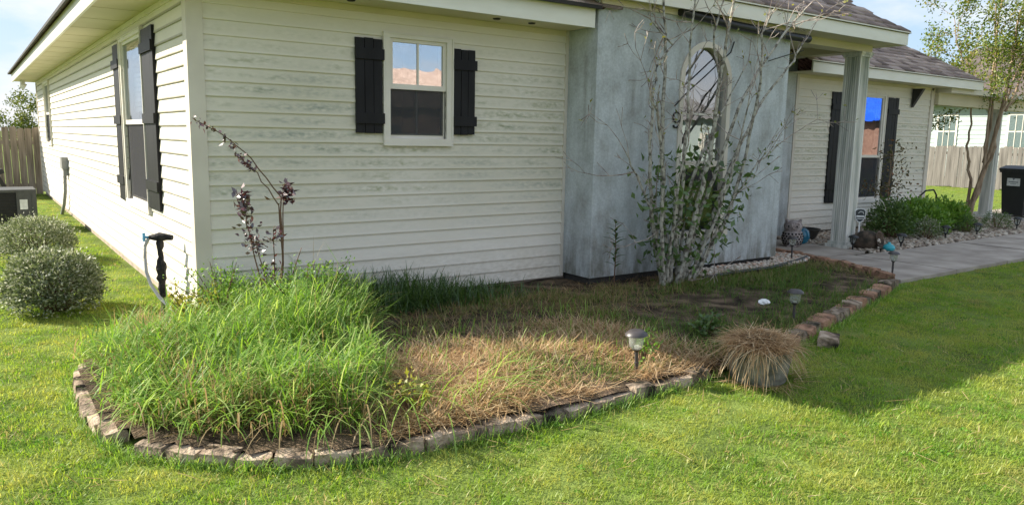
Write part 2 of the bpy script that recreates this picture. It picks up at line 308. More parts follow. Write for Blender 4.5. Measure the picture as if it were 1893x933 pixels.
MT['owl'] = noise_mat('pale_terracotta_owl', (.20, .165, .155), (.44, .38, .36), 26, .85, bump=.4, coords='Object')
MT['owlhole'] = plain('owl_opening', (.02, .018, .017), .9)
MT['blueglaze'] = noise_mat('blue_glaze', (.012, .10, .17), (.02, .20, .30), 6, .18, spec=.6, coords='Object')
MT['turq'] = noise_mat('turquoise_glaze', (.02, .30, .36), (.04, .42, .48), 8, .35, spec=.5, coords='Object')
MT['urn'] = noise_mat('mossy_clay_urn', (.035, .03, .022), (.15, .105, .075), 9, .9, bump=.7, bscale=30, coords='Object')
MT['white'] = plain('white_paint', (.72, .72, .70), .5)
MT['grey_plastic'] = plain('grey_plastic', (.28, .28, .27), .5)
MT['bark_pale'] = noise_mat('pale_lichen_bark', (.10, .085, .065), (.42, .395, .33), 22, .9, bump=.5, bscale=60, detail=8, lo=.36, hi=.56, coords='Position')
MT['bark_tan'] = noise_mat('tan_smooth_bark', (.20, .135, .085), (.44, .33, .23), 12, .85, bump=.4, bscale=50, stretch=(1, 1, .4))
MT['twig'] = plain('brown_stem', (.13, .075, .045), .8)
MT['pebble'] = noise_mat('pale_pebbles', (.22, .17, .125), (.66, .60, .52), 19, .85, detail=1, lo=.32, hi=.60)
MT['rock'] = noise_mat('river_rocks', (.15, .12, .09), (.52, .45, .36), 16, .85, detail=1, lo=.32, hi=.62)
MT['planter'] = noise_mat('old_concrete_planter', (.12, .115, .095), (.36, .34, .30), 9, .95, bump=1)
MT['neighbour'] = noise_mat('pale_mint_siding', (.36, .42, .41), (.42, .48, .47), 2, .6)
MT['peach'] = noise_mat('peach_brick_wall', (.52, .33, .24), (.66, .45, .34), 3, .85); MT['redbrick'] = noise_mat('brown_brick_wall', (.22, .12, .09), (.34, .20, .15), 5, .9)
MT['tarp'] = noise_mat('blue_tarp', (.01, .08, .55), (.02, .14, .75), 2, .5)
MT['curtain'] = plain('teal_curtain', (.10, .28, .30), .8); MT['clay'] = plain('terracotta', (.36, .17, .10), .8)
MT['foam'] = noise_mat('black_pipe_foam', (.010, .010, .011), (.030, .028, .027), 20, .8, bump=1, bscale=50)
MT['hose'] = plain('grey_hose', (.36, .36, .37), .45)
MT['black_metal'] = plain('black_metal', (.012, .012, .013), .4, spec=.5)
MT['column'] = noise_mat('off_white_column', (.36, .38, .33), (.74, .72, .66), 2.4, .6, stretch=(5, 5, .4), lo=.32, hi=.56)
# vegetation
G1 = [(0, (.13, .25, .03)), (.45, (.22, .37, .048)), (.8, (.33, .43, .065)), (.93, (.38, .36, .11)), (1, (.48, .38, .18))]
MT['lawn_grass'] = foliage('lawn_grass', G1, .52, .02, attr=False, patch=(.42, .43, .10), patchscale=2.4, plo=.44, phi=.72, patch2=(.36, .27, .12))
MT['weed'] = foliage('tall_weeds', [(0, (.09, .19, .035)), (.4, (.20, .36, .055)), (.62, (.34, .48, .09)), (.74, (.50, .56, .22)), (.80, (.38, .29, .13)), (1, (.30, .21, .12))], .45, .035, .55)
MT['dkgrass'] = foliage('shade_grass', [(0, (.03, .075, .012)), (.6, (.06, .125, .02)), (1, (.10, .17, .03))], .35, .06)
MT['dkgrass_l'] = foliage('clover_leaf', [(0, (.08, .20, .03)), (1, (.17, .33, .06))], .4, .0)
MT['straw'] = foliage('dry_straw', [(0, (.22, .13, .06)), (.4, (.46, .30, .15)), (.8, (.62, .44, .25)), (1, (.72, .58, .38))], .25, .02)
MT['bedgrass'] = foliage('bed_grass', [(0, (.06, .13, .02)), (.5, (.12, .20, .035)), (.68, (.22, .20, .07)), (1, (.36, .25, .13))], .35, .02)
MT['bush'] = foliage('grey_green_leaves', [(0, (.07, .10, .035)), (.45, (.14, .18, .07)), (.75, (.28, .31, .17)), (1, (.58, .58, .48))], .3, .06, .5)
MT['leaf'] = foliage('mid_green_leaves', [(0, (.05, .10, .022)), (.7, (.10, .18, .038)), (1, (.16, .22, .06))], .3, .06)
MT['leaf_bright'] = foliage('bright_green_leaves', [(0, (.09, .20, .025)), (.7, (.19, .34, .055)), (1, (.27, .40, .08))], .4, .04)
MT['leaf_crape'] = foliage('crape_leaves', [(0, (.07, .13, .02)), (.6, (.15, .21, .03)), (.9, (.26, .28, .05)), (1, (.34, .26, .08))], .45, .03)
MT['leaf_yellow'] = foliage('yellow_green_buds', [(0, (.17, .20, .03)), (1, (.36, .34, .07))], .4, .04)
MT['leaf_far'] = foliage('far_leaves', [(0, (.07, .11, .02)), (.7, (.14, .17, .03)), (1, (.22, .22, .05))], .3, .03)
MT['leaf_purple'] = foliage('purple_leaves', [(0, (.028, .012, .016)), (.6, (.065, .022, .028)), (.85, (.16, .03, .03)), (1, (.25, .22, .20))], .2, .14, .35)  # palest ramp colour paints white glints onto some leaves
# ------------------------------------------------------------------ ground
def axis(segs): return np.concatenate([np.arange(a, b, s) for a, b, s in segs]+[[segs[-1][1]]])
gx = axis([(-400, -40, 60), (-40, -8, 4), (-8, 12, .25), (12, 40, 2), (40, 500, 60)]); gy = axis([(-400, -40, 60), (-40, -8, 4), (-8, 6, .25), (6, 40, 2), (40, 500, 60)])
GX, GY = np.meshgrid(gx, gy)
def ground_z(x, y):
    near = np.clip(1-np.hypot(x-2, y+3)/14., 0, 1); return .016*wav(x, y, .9)*near-.01
V = np.stack([GX, GY, ground_z(GX, GY)], -1).reshape(-1, 3); nx = len(gx); ny = len(gy)
i, j = np.meshgrid(np.arange(nx-1), np.arange(ny-1)); a = (j*nx+i).ravel()
tag(link('lawn', npmesh('lawn', V, np.stack([a, a+1, a+nx+1, a+nx], 1)), None, MT['lawn']), kind='structure')
EDGE1 = [(-.87, -.75), (-.93, -1.05), (-.965, -1.6), (-.91, -2.07), (-.83, -2.31), (-.66, -2.52), (-.48, -2.70), (-.24, -2.86), (-.02, -2.96), (.24, -3.01), (.6, -3.02), (1.25, -3.03), (1.6, -3.03), (2.05, -3.01), (2.5, -3.01)]
EDGE2 = [(3.42, -2.86), (3.62, -2.83), (4.10, -2.68), (4.86, -2.49), (5.9, -2.19), (6.72, -1.97)]
EDGE3 = [(6.86, -1.86), (7.05, -1.40), (7.22, -.95), (7.32, -.48), (7.36, -.06)]
BED = [(.05, .3), (-.45, .1), (-.75, -.5)]+EDGE1+[(2.9, -2.99)]+EDGE2+EDGE3+[(7.36, .1), (6.6, .1), (3.7, .1)]
def bed_z(x, y):
    hump = .05*np.exp(-(((x-1.2)/.8)**2+((y+2.25)/.38)**2))+.05*np.exp(-(((x+.1)/.8)**2+((y+1.5)/.8)**2))
    return .055+.018*wav(x, y, 2.2)+.008*wav(y, x, 7)+hump
bx = np.arange(-1.05, 7.5, .05); by = np.arange(-3.1, .4, .05); BX, BY = np.meshgrid(bx, by)
V = np.stack([BX, BY, bed_z(BX, BY)], -1).reshape(-1, 3); nx = len(bx); i, j = np.meshgrid(np.arange(nx-1), np.arange(len(by)-1)); a = (j*nx+i).ravel()
cx = V[a, 0]+.025; cy = V[a, 1]+.025; a = a[inpoly(cx, cy, BED)]
F = np.stack([a, a+1, a+nx+1, a+nx], 1); us, inv = np.unique(F, return_inverse=True)
bme = npmesh('garden_bed', V[us], inv.reshape(F.shape)); bme.polygons.foreach_set('use_smooth', [True]*len(bme.polygons))
tag(link('garden_bed', bme, None, MT['soil']), kind='structure')
tag(MB().box((-300, -21, -.02), (300, -14, .02)).obj('road', MT['asphalt']), kind='structure')
# walkway slabs
walk = tag(MB().box((6.92, -1.90, -.04), (15.75, -.62, .008)).obj('walkway', MT['soil']), kind='structure')
def slab(x0, x1, y0, y1, par, z=.035):
    g = .008; MB().prism([(x0+g, y0+g), (x1-g, y0+g), (x1-g, y1-g), (x0+g, y1-g)], 'z', -.03, z+rng.uniform(-.003, .003)).obj('slab', MT['concrete'], par)
MB().prism([(6.95, -1.92), (8.25, -1.92), (8.25, -.52), (7.40, -.52)], 'z', -.03, .034).obj('slab', MT['concrete'], walk)
for x0, x1 in ((8.27, 9.66), (9.68, 11.09), (11.11, 12.5), (12.52, 13.9), (13.92, 15.75)): slab(x0, x1, -1.92, -.62, walk)
porch = tag(MB().box((7.42, -.50, -.03), (8.72, 3.2, .006)).obj('porch_floor', MT['soil']), kind='structure')
slab(7.42, 8.72, -.50, 1.30, porch, .04); slab(6.75, 8.72, 1.31, 3.2, porch, .04)
drive = tag(MB().box((15.8, -1.9, -.05), (24.95, 1.85, .004)).obj('driveway', MT['soil']), kind='structure')
for x0, x1 in ((15.78, 18.8), (18.81, 21.8), (21.81, 25)):
    slab(x0, x1, -1.92, 1.9, drive, .03)
rb = tag(MB().prism([(8.75, -.60), (15.75, -.60), (15.75, 1.6), (13.6, 1.6), (13.6, 1.3), (8.75, 1.3)], 'z', -.05, .02).obj('rock_bed', MT['soil']), kind='structure')
# ------------------------------------------------------------------ house
house = empty('house', (0, 0, 0), 0, 'cream vinyl sided single storey house with blue grey stucco bay and brown shingle roof', 'house')
LAP = .114; Z0 = .08
def wall_holes(mb, axis_, c, thick, a0, a1, z0, z1, holes):
    """sheathing slab with rectangular holes; axis_ 'x': runs along x at y=c..c+thick ; 'y': runs along y at x=c..c+thick"""
    def bxx(u0, u1, v0, v1):
        if u1-u0 < 1e-4 or v1-v0 < 1e-4: return
        if axis_ == 'x': mb.box((u0, c, v0), (u1, c+thick, v1))
        else: mb.box((c, u0, v0), (c+thick, u1, v1))
    u = a0
    for (h0, h1, k0, k1) in sorted(holes):
        bxx(u, h0, z0, z1); bxx(h0, h1, z0, k0); bxx(h0, h1, k1, z1); u = h1
    bxx(u, a1, z0, z1)
_pl = {}
def plank_mesh(length):
    k = round(length, 4)
    if k not in _pl:
        # along +x, face towards -y, lower edge at z=0 standing proud, double-lap vinyl profile
        prof = [(.0, .0), (-.017, .0), (-.018, .006), (-.0155, .020), (-.004, LAP-.003), (-.002, LAP+.002), (0, LAP+.002)]
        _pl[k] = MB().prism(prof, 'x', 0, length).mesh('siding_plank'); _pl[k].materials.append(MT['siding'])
    return _pl[k]
def side_wall(axis_, c, a0, a1, holes, rows=22):
    """axis x: wall at y=c facing -y ; axis y: wall at x=c facing -x"""
    mb = MB(); hs = [(h[0], h[1], h[2], h[3]) for h in holes]
    wall_holes(mb, axis_, c+.004, .12, a0, a1, Z0, Z0+rows*LAP+.02, hs)
    wo_ = mb.obj('wall', MT['trim'], house)
    for r in range(rows):
        z = Z0+r*LAP; cuts = [(h[0], h[1]) for h in sorted(holes) if z+LAP*.5 > h[2] and z+LAP*.5 < h[3]]
        u = a0; segs = []
        for (h0, h1) in cuts: segs.append((u, h0)); u = h1
        segs.append((u, a1))
        js = []
        for s0, s1 in segs:
            while s1-s0 > 4.2:
                q = s0+rng.uniform(2.2, 3.7); js.append((s0, q-.002)); s0 = q
            js.append((s0, s1))
        segs = js
        for s0, s1 in segs:
            if s1-s0 < .02: continue
            jz = z+rng.uniform(-.0012, .0012)
            if axis_ == 'x': link('siding_plank', plank_mesh(s1-s0), wo_, loc=(s0, c+.002+rng.uniform(-.001, .001), jz))
            else: link('siding_plank', plank_mesh(s1-s0), wo_, loc=(c+.002, s1, jz), rot=(rng.uniform(-.004, .004), 0, -math.pi/2))
    return wo_
def rowz(n): return Z0+n*LAP
WA = (1.64, 2.21, rowz(12)+.02, rowz(20)-.0); WL = (1.80, 2.92, rowz(6), rowz(21)); WF = (11.7, 12.7, rowz(10), rowz(21)); WB = (11.02, 11.82, rowz(4), rowz(20))
side_wall('x', 0, .09, 3.66, [(WA[0], WA[1], rowz(12), rowz(20))])
side_wall('y', 0, .09, 14.9, [WL, WF])
side_wall('x', 1.15, 9.25, 13.5, [WB])
# corner posts and J trims
MB().prism([(-.024, -.024), (.095, -.024), (.095, -.002), (0, 0), (-.002, .095), (-.024, .095)], 'z', Z0-.02, 2.60).obj('corner_post', MT['cornerpost'], house)
MB().box((-.024, 14.86, Z0-.02), (.05, 14.95, 2.6)).obj('corner_post', MT['cornerpost'], house)
MB().box((13.43, 1.12, Z0-.02), (13.55, 1.26, 2.6)).obj('corner_post', MT['cornerpost'], house)
MB().box((3.612, -.022, Z0), (3.648, 0, 2.60)).obj('corner_post', MT['cornerpost'], house)
MB().box((9.20, 1.118, Z0), (9.262, 1.148, 2.60)).obj('corner_post', MT['cornerpost'], house)
MB().box((.03, .03, -.25), (3.7, .2, Z0+.02)).box((.03, .2, -.25), (.2, 14.9, Z0+.02)).obj('foundation', MT['foundation'], house)
MB().box((9.25, 1.18, -.1), (13.45, 1.3, Z0+.02)).obj('foundation', MT['foundation'], house)
# interior floor/back so that rooms stay dim
MB().box((.2, 4.5, 0), (13.3, 4.6, 3)).obj('inner_wall', MT['room'], house)
MB().box((.2, .2, 2.62), (6.6, 14.8, 2.66)).obj('ceiling', MT['room'], house); MB().box((6.62, 1.45, 2.62), (13.3, 14.8, 2.66)).obj('ceiling', MT['room'], house)
MB().box((13.36, 1.3, .1), (13.48, 14.9, 2.6)).box((.15, 14.8, .1), (13.4, 14.9, 2.6)).obj('wall', MT['trim'], house)
# windows
def window(axis_, c, a0, a1, z0, z1, tw=.065, muntin=True, screen=True, split=.5, up_m='glass', lo_m='glass_dark', blind=None, backz=None):
    """axis x: outer face towards -y at y=c"""
    root = empty('window', (0, 0, 0)); root.parent = house
    T = (lambda u, d, z: (u, c-d, z)) if axis_ == 'x' else (lambda u, d, z: (c-d, u, z))
    def bx(mb, u0, u1, d0, d1, q0, q1):
        p = T(u0, d0, q0); q = T(u1, d1, q1); mb.box(tuple(min(a, b) for a, b in zip(p, q)), tuple(max(a, b) for a, b in zip(p, q)))
    mb = MB(); e = .022
    bx(mb, a0-tw, a1+tw, -.02, .034, z1-.0, z1+tw*.7); bx(mb, a0-tw, a1+tw, -.02, .040, z0-tw, z0)
    bx(mb, a0-tw, a0, -.02, .032, z0, z1); bx(mb, a1, a1+tw, -.02, .032, z0, z1)
    bx(mb, a0-tw+.012, a1+tw-.012, .032, .042, z1+tw*.5, z1+tw*.7-.002); bx(mb, a0-tw-.002, a0-tw+.012, .02, .042, z0-.02, z1+tw*.7); bx(mb, a1+tw-.012, a1+tw+.002, .02, .042, z0-.02, z1+tw*.7)
    mb.obj('frame', MT['trim'], root)
    zm = z0+(z1-z0)*split; s = .032; mb = MB()
    for q0, q1, d in ((zm-.028, z1, .012), (z0, zm+.024, -.014)):
        bx(mb, a0, a0+s, d-.03, d, q0, q1); bx(mb, a1-s, a1, d-.03, d, q0, q1); bx(mb, a0+s, a1-s, d-.03, d, q0, q0+.045); bx(mb, a0+s, a1-s, d-.03, d, q1-s, q1)
    mb.obj('sash', MT['trim'], root)
    for q0, q1, d, mt in ((zm+.017, z1-s, -.002, up_m), (z0+.045, zm-.008, -.028, lo_m)):
        mb = MB(); bx(mb, a0+s, a1-s, d-.004, d, q0, q1); mb.obj('pane', MT[mt], root)
        if muntin:
            mb = MB(); m = (a0+a1)/2; bx(mb, m-.008, m+.008, d, d+.008, q0, q1); mb.obj('muntin', MT['trim'], root)
    if screen:
        mb = MB(); bx(mb, a0+s*.6, a1-s*.6, -.008, -.006, z0+.03, zm-.03); mb.obj('screen', MT['screen'], root)
    if blind:
        mb = MB(); n = int((z1-z0)/.05)
        for k in range(n):
            q = z0+.02+k*.05
            if q < blind: continue
            bx(mb, a0+.01, a1-.01, -.085, -.08, q, q+.043)
        mb.obj('blind', MT['blind'], root)
    mb = MB(); bx(mb, a0-.02, a1+.02, -.9, -.88, z0-.05, z1+.05); bx(mb, a0-.03, a0-.01, -.9, -.13, z0-.05, z1+.05); bx(mb, a1+.01, a1+.03, -.9, -.13, z0-.05, z1+.05); bx(mb, a0, a1, -.9, -.13, z0-.06, z0-.04); bx(mb, a0, a1, -.9, -.13, z1+.04, z1+.06)
    mb.obj('reveal', MT['room'], root)
    return root
window('x', 0, WA[0], WA[1], rowz(12)+.045, rowz(20)-.005, split=.53)
window('y', 0, WL[0], WL[1], rowz(6)+.03, rowz(21)-.05, split=.5, muntin=False, lo_m='glass_dark', blind=1.7)
window('y', 0, WF[0], WF[1], rowz(10)+.03, rowz(21)-.05, split=.5, muntin=False)
window('x', 1.15, WB[0], WB[1], rowz(4)+.03, rowz(20)-.01, split=.42, muntin=False)
def shutter(axis_, c, a0, a1, z0, z1, cross, gap=.005, n=3):
    root = empty('shutter', (0, 0, 0)); root.parent = house
    T = (lambda u, d, z: (u, c-d, z)) if axis_ == 'x' else (lambda u, d, z: (c-d, u, z))
    def bx(name, u0, u1, d0, d1, q0, q1):
        p = T(u0, d0, q0); q = T(u1, d1, q1); return MB().box(tuple(min(a, b) for a, b in zip(p, q)), tuple(max(a, b) for a, b in zip(p, q))).obj(name, MT['blackpaint'], root)
    wd = (a1-a0)/n
    for k in range(n): bx('board', a0+k*wd+gap/2, a0+(k+1)*wd-gap/2, .012, .034+rng.uniform(-.002, .002), z0+rng.uniform(-.004, .004), z1+rng.uniform(-.004, .004))
    MB()
    bx('backing', a0+.01, a1-.01, .004, .0125, z0+.01, z1-.01)
    for q in cross: bx('batten', a0-.006, a1+.010, .030, .054, q-.045, q+.045)
    return root
shutter('x', 0, 1.315, 1.565, 1.535, 2.33, (1.66, 2.20)); shutter('x', 0, 2.285, 2.515, 1.535, 2.31, (1.66, 2.17))
shutter('y', 0, 1.20, 1.72, .80, 2.43, (1.02, 1.63, 2.26), n=4); shutter('y', 0, 3.00, 3.42, .76, 2.43, (.98, 1.63, 2.22), n=4)
shutter('x', 1.15, 10.2, 10.62, .53, 2.36, (.80, 2.12), n=4); shutter('x', 1.15, 11.92, 12.28, .56, 2.34, (.82, 2.10), n=4)
# eaves and roof, part A
def eave(pts_poly, z, name='soffit', mat='soffit', t=.012):
    return MB().prism(pts_poly, 'z', z, z+t).obj(name, MT[mat], house)
ZS = 2.59
for k in range(3):        # soffit panels
    y0 = -.42+k*.0
eave([(-.44, -.42), (3.62, -.42), (3.62, .02), (-.44, .02)], ZS); 
for k in range(37): eave([(-.44, .02+k*.41+.003), (.02, .02+k*.41+.003), (.02, .02+(k+1)*.41), (-.44, .02+(k+1)*.41)], ZS+(.003 if k % 2 else 0), 'soffit_panel')
MB().box((-.46, -.445, ZS-.012), (3.615, -.42, ZS+.175)).obj('fascia', MT['fascia'], house)
MB().box((-.465, -.42, ZS-.012), (-.44, 15.25, ZS+.175)).obj('fascia', MT['fascia'], house)
MB().box((.0, -.02, ZS-.05), (3.61, .0, ZS-.001)).obj('frieze', MT['soffit'], house)
MB().box((-.02, .0, ZS-.05), (.0, 14.9, ZS-.001)).obj('frieze', MT['trim'], house)
for xx in (2.62, 3.02, 1.2): MB().lathe([(.0, -.012), (.03, -.01), (.038, 0)], 12, (xx, -.22, ZS)).obj('soffit_vent', MT['drip'], house)
PITCH_R = .62
def roof_poly(poly, name='roof', mat='shingle'): 
    return MB().add(poly, [tuple(range(len(poly)))]).add([(p[0], p[1], p[2]-.02) for p in poly], [tuple(range(len(poly)))[::-1]]).obj(name, MT[mat], house)
RZ = ZS+.178; px_ = PITCH_R
run = 6.9
roof_poly([(-.52, -.50, RZ), (3.66, -.50, RZ), (8.0, 2.0, RZ+2.5*px_), (8.0, -.5+run, RZ+run*px_), (-.52+run, -.5+run, RZ+run*px_)])
roof_poly([(-.52, 15.3, RZ), (-.52, -.50, RZ), (-.52+run, -.5+run, RZ+run*px_), (-.52+run, 15.3-run, RZ+run*px_)])
MB().box((-.535, -.515, RZ-.022), (3.64, -.49, RZ+.012)).box((-.535, -.49, RZ-.022), (-.51, 15.3, RZ+.012)).obj('drip_edge', MT['drip'], house)
roof_poly([(-.52, 15.3, RZ), (-.52+run, 15.3-run, RZ+run*px_), (13.9-run, 15.3-run, RZ+run*px_), (13.9, 15.3, RZ)])
# stucco bay
SX0, SX1, SY, SZ0, SZ1 = 3.65, 6.72, -.45, .12, 2.93
AX0, AX1, AZ0, AZS = 4.84, 5.66, .50, 2.17; acx = (AX0+AX1)/2; ar = (AX1-AX0)/2
mb = MB()
def quad(p): mb.add(p, [(0, 1, 2, 3)])
def fr(x0, x1, z0, z1, y=SY): quad([(x0, y, z0), (x1, y, z0), (x1, y, z1), (x0, y, z1)])
fr(SX0, AX0, SZ0, SZ1); fr(AX1, SX1, SZ0, SZ1); fr(AX0, AX1, SZ0, AZ0)
arc = [(acx-ar*math.cos(math.pi*k/16), AZS+ar*math.sin(math.pi*k/16)) for k in range(17)]
for k in range(16):
    (x0, z0), (x1, z1) = arc[k], arc[k+1]; quad([(x0, SY, z0), (x1, SY, z1), (x1, SY, SZ1), (x0, SY, SZ1)]); quad([(x0, SY, z0), (x0, SY+.12, z0), (x1, SY+.12, z1), (x1, SY, z1)])
for x in (AX0, AX1): quad([(x, SY, AZ0), (x, SY+.12, AZ0), (x, SY+.12, AZS), (x, SY, AZS)])
quad([(AX0, SY, AZ0), (AX1, SY, AZ0), (AX1, SY+.12, AZ0), (AX0, SY+.12, AZ0)])
quad([(SX0, SY, SZ0), (SX0, .06, SZ0), (SX0, .06, 3.6), (SX0, SY, 3.6)]); quad([(SX1, SY, SZ0), (SX1, 3.2, SZ0), (SX1, 3.2, SZ1), (SX1, SY, SZ1)])
quad([(SX0, SY, SZ0), (SX1, SY, SZ0), (SX1, .06, SZ0), (SX0, .06, SZ0)])
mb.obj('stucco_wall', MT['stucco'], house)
mb = MB().box((SX1+1.0, 3.2, 0), (9.2, 3.3, 2.93)).obj('stucco_wall', MT['stucco'], house)
MB().box((8.75, 1.13, .02), (9.20, 1.4, 2.9)).obj('stucco_wall', MT['stucco'], house)
MB().box((SX0+.05, SY+.06, -.1), (SX1-.02, .02, SZ0)).obj('foundation', plain('dark_footing', (.06, .055, .05), .9), house)
aw = empty('window', (0, 0, 0)); aw.parent = house; aw['label'] = 'tall arched window in the stucco wall'
tr = MB(); t_ = .055
for k in range(16):
    (x0, z0), (x1, z1) = arc[k], arc[k+1]; f = lambda x, z, s: (acx+(x-acx)*s, AZS+(z-AZS)*s)
    a_, b_ = f(x0, z0, 1-t_/ar), f(x1, z1, 1-t_/ar); o0, o1 = f(x0, z0, 1.02), f(x1, z1, 1.02)
    tr.add([(a_[0], SY-.018, a_[1]), (b_[0], SY-.018, b_[1]), (o1[0], SY-.018, o1[1]), (o0[0], SY-.018, o0[1]), (a_[0], SY+.08, a_[1]), (b_[0], SY+.08, b_[1]), (o1[0], SY-.0005, o1[1]), (o0[0], SY-.0005, o0[1])], [(0, 1, 2, 3), (0, 4, 5, 1), (3, 2, 6, 7)])
tr.box((AX0-.008, SY-.016, AZ0), (AX0+t_, SY+.08, AZS)).box((AX1-t_, SY-.016, AZ0), (AX1+.008, SY+.08, AZS)).box((AX0-.06, SY-.04, AZ0-.05), (AX1+.06, SY+.08, AZ0+.02)).box((AX0+t_, SY+.01, 1.23), (AX1-t_, SY+.07, 1.30))
tr.obj('frame', MT['cornerpost'], aw)
pts = [(AX0+.02, SY+.05, 1.28)]+[(acx+(x-acx)*.97, SY+.05, AZS+(z-AZS)*.97) for x, z in arc]+[(AX1-.02, SY+.05, 1.28)]
MB().add(pts, [tuple(range(len(pts)))]).obj('pane', glass_pane('arch_glass', .34), aw)
MB().box((AX0+.03, SY+.048, AZ0+.02), (AX1-.03, SY+.052, 1.25)).obj('pane', glass_pane('arch_lower_glass', .06, (.6, .62, .64)), aw)
MB().box((AX0+t_, SY+.045, 1.80), (AX1-t_, SY+.06, 1.825)).obj('muntin', MT['trim'], aw)
MB().box((AX0-.2, .5, .3), (AX1+.4, .52, 2.7)).obj('reveal', MT['room'], aw)
MB().box((AX0+.0, -.25, .8), (AX0+.28, -.22, 2.0)).obj('curtain', MT['curtain'], aw)
MB().lathe([(.08, 0), (.13, .2), (.14, .24), (.11, .24)], 14, (acx+.08, -.16, .55)).obj('flower_pot', MT['clay'], aw)
# house number nine
ctr = (4.80, SY-.012, 1.765); pts = [(ctr[0]+.052*math.cos(a), ctr[1], ctr[2]+.055*math.sin(a)) for a in np.linspace(0, 2*math.pi, 15)]
tail = [(ctr[0]+.052, ctr[1], ctr[2]), (ctr[0]+.050, ctr[1], ctr[2]-.04), (ctr[0]+.035, ctr[1], ctr[2]-.085), (ctr[0]+.005, ctr[1], ctr[2]-.11), (ctr[0]-.03, ctr[1], ctr[2]-.105), (ctr[0]-.042, ctr[1], ctr[2]-.085)]
MB().tube(pts, [.009, .008, .007, .007, .008, .010, .011, .011, .010, .009, .008, .007, .008, .009, .009], 6).tube(tail, [.009, .010, .009, .008, .009, .012], 6).obj('house_number', MT['black_metal'], house, smooth=True)['label'] = 'black curly metal numeral nine'
# porch roof
PX0, PX1, PY0, PZ = 3.35, 9.12, -.60, 2.87
eave([(PX0+.02, PY0+.02), (PX1-.02, PY0+.02), (PX1-.02, -.14), (PX0+.02, -.14)], PZ); eave([(6.74, -.14), (PX1-.02, -.14), (PX1-.02, 1.1), (6.74, 1.1)], PZ+.02)
MB().box((PX0, PY0-.005, PZ-.015), (6.25, PY0+.02, PZ+.15)).obj('fascia', MT['fascia'], house)
MB().box((6.253, PY0-.005, PZ-.015), (PX1, PY0+.02, PZ+.15)).obj('fascia', MT['fascia'], house)
MB().box((PX1-.025, PY0+.02, PZ-.015), (PX1, 1.5, PZ+.15)).obj('fascia', MT['fascia'], house)
MB().box((6.74, -.19, PZ-.09), (8.98, .06, PZ+.019)).obj('porch_beam', MT['soffit'], house)
MB().box((8.72, .06, PZ-.09), (8.97, 1.12, PZ+.019)).obj('porch_beam', MT['soffit'], house)
MB().box((SX0+.02, SY-.03, PZ-.06), (SX1+.02, SY-.001, PZ-.001)).obj('frieze', MT['soffit'], house)
MB().tube([(4.72, SY-.07, PZ-.03), (5.6, SY-.075, PZ-.085), (6.72, SY-.07, PZ-.11), (6.98, SY-.07, PZ-.11)], .046, 10).obj('black_tube', MT['black_plastic'], house, smooth=True)['label'] = 'glossy black roll hung under the porch soffit'
MB().tube([(5.66, SY-.02, 2.62), (5.6, SY-.03, 2.50), (5.45, SY-.03, 2.40), (5.2, SY-.03, 2.22), (4.95, SY-.03, 2.05), (4.74, SY-.03, 1.88)], .008, 6).obj('cable', MT['black_plastic'], house, smooth=True)
MB().tube([(6.9, SY-.06, 2.62), (6.5, SY-.06, 2.52), (6.25, SY-.05, 2.45)], .006, 6).obj('cable', MT['black_plastic'], house, smooth=True)
PR = .70; RZ2 = PZ+.155; ov = .02; prun = 3.3
X0, X1, Y0 = PX0-ov, PX1+ov, PY0-ov
roof_poly([(X0, Y0, RZ2), (X1, Y0, RZ2), (X1-prun, Y0+prun, RZ2+prun*PR), (X0+1.5, Y0+prun, RZ2+prun*PR), (X0, Y0+1.8, RZ2+1.8*PR)])
roof_poly([(X1, Y0, RZ2), (X1, Y0+7, RZ2), (X1-prun, Y0+7, RZ2+prun*PR), (X1-prun, Y0+prun, RZ2+prun*PR)])
MB().box((X0, Y0-.01, RZ2-.012), (X1+.01, Y0+.012, RZ2+.001)).obj('drip_edge', MT['fascia'], house)
# wing B roof
BX0, BX1, BY, BZ = 8.95, 14.5, .70, 2.585
eave([(BX0, BY+.02), (BX1, BY+.02), (BX1, 1.17), (BX0, 1.17)], BZ); eave([(13.5, 1.17), (BX1, 1.17), (BX1, 9), (13.5, 9)], BZ)
MB().box((BX0, BY-.005, BZ-.012), (BX1, BY+.02, BZ+.155)).obj('fascia', MT['fascia'], house)
MB().box((BX1-.02, BY+.02, BZ-.012), (BX1+.005, 9, BZ+.155)).obj('fascia', MT['fascia'], house)
MB().box((9.25, 1.12, BZ-.05), (13.5, 1.147, BZ-.001)).obj('frieze', MT['soffit'], house)
RB = BZ+.158; rr = 4.3
roof_poly([(BX0-.05, BY-.02, RB), (BX1+.02, BY-.02, RB), (BX1+.02-rr, BY-.02+rr, RB+rr*PITCH_R), (BX0-.05-2, BY-.02+rr, RB+rr*PITCH_R), (BX0-.05-2, BY-.02+2, RB+2*PITCH_R)])
roof_poly([(BX1+.02, BY-.02, RB), (BX1+.02, 15, RB), (BX1+.02-rr, 15, RB+rr*PITCH_R), (BX1+.02-rr, BY-.02+rr, RB+rr*PITCH_R)])
MB().box((BX0-.05, BY-.03, RB-.012), (BX1+.03, BY-.01, RB+.001)).obj('drip_edge', MT['fascia'], house)
MB().prism([(1.12, 2.53), (.93, 2.53), (1.12, 2.20)], 'x', 12.72, 12.80).obj('bracket', MT['black_metal'], house)
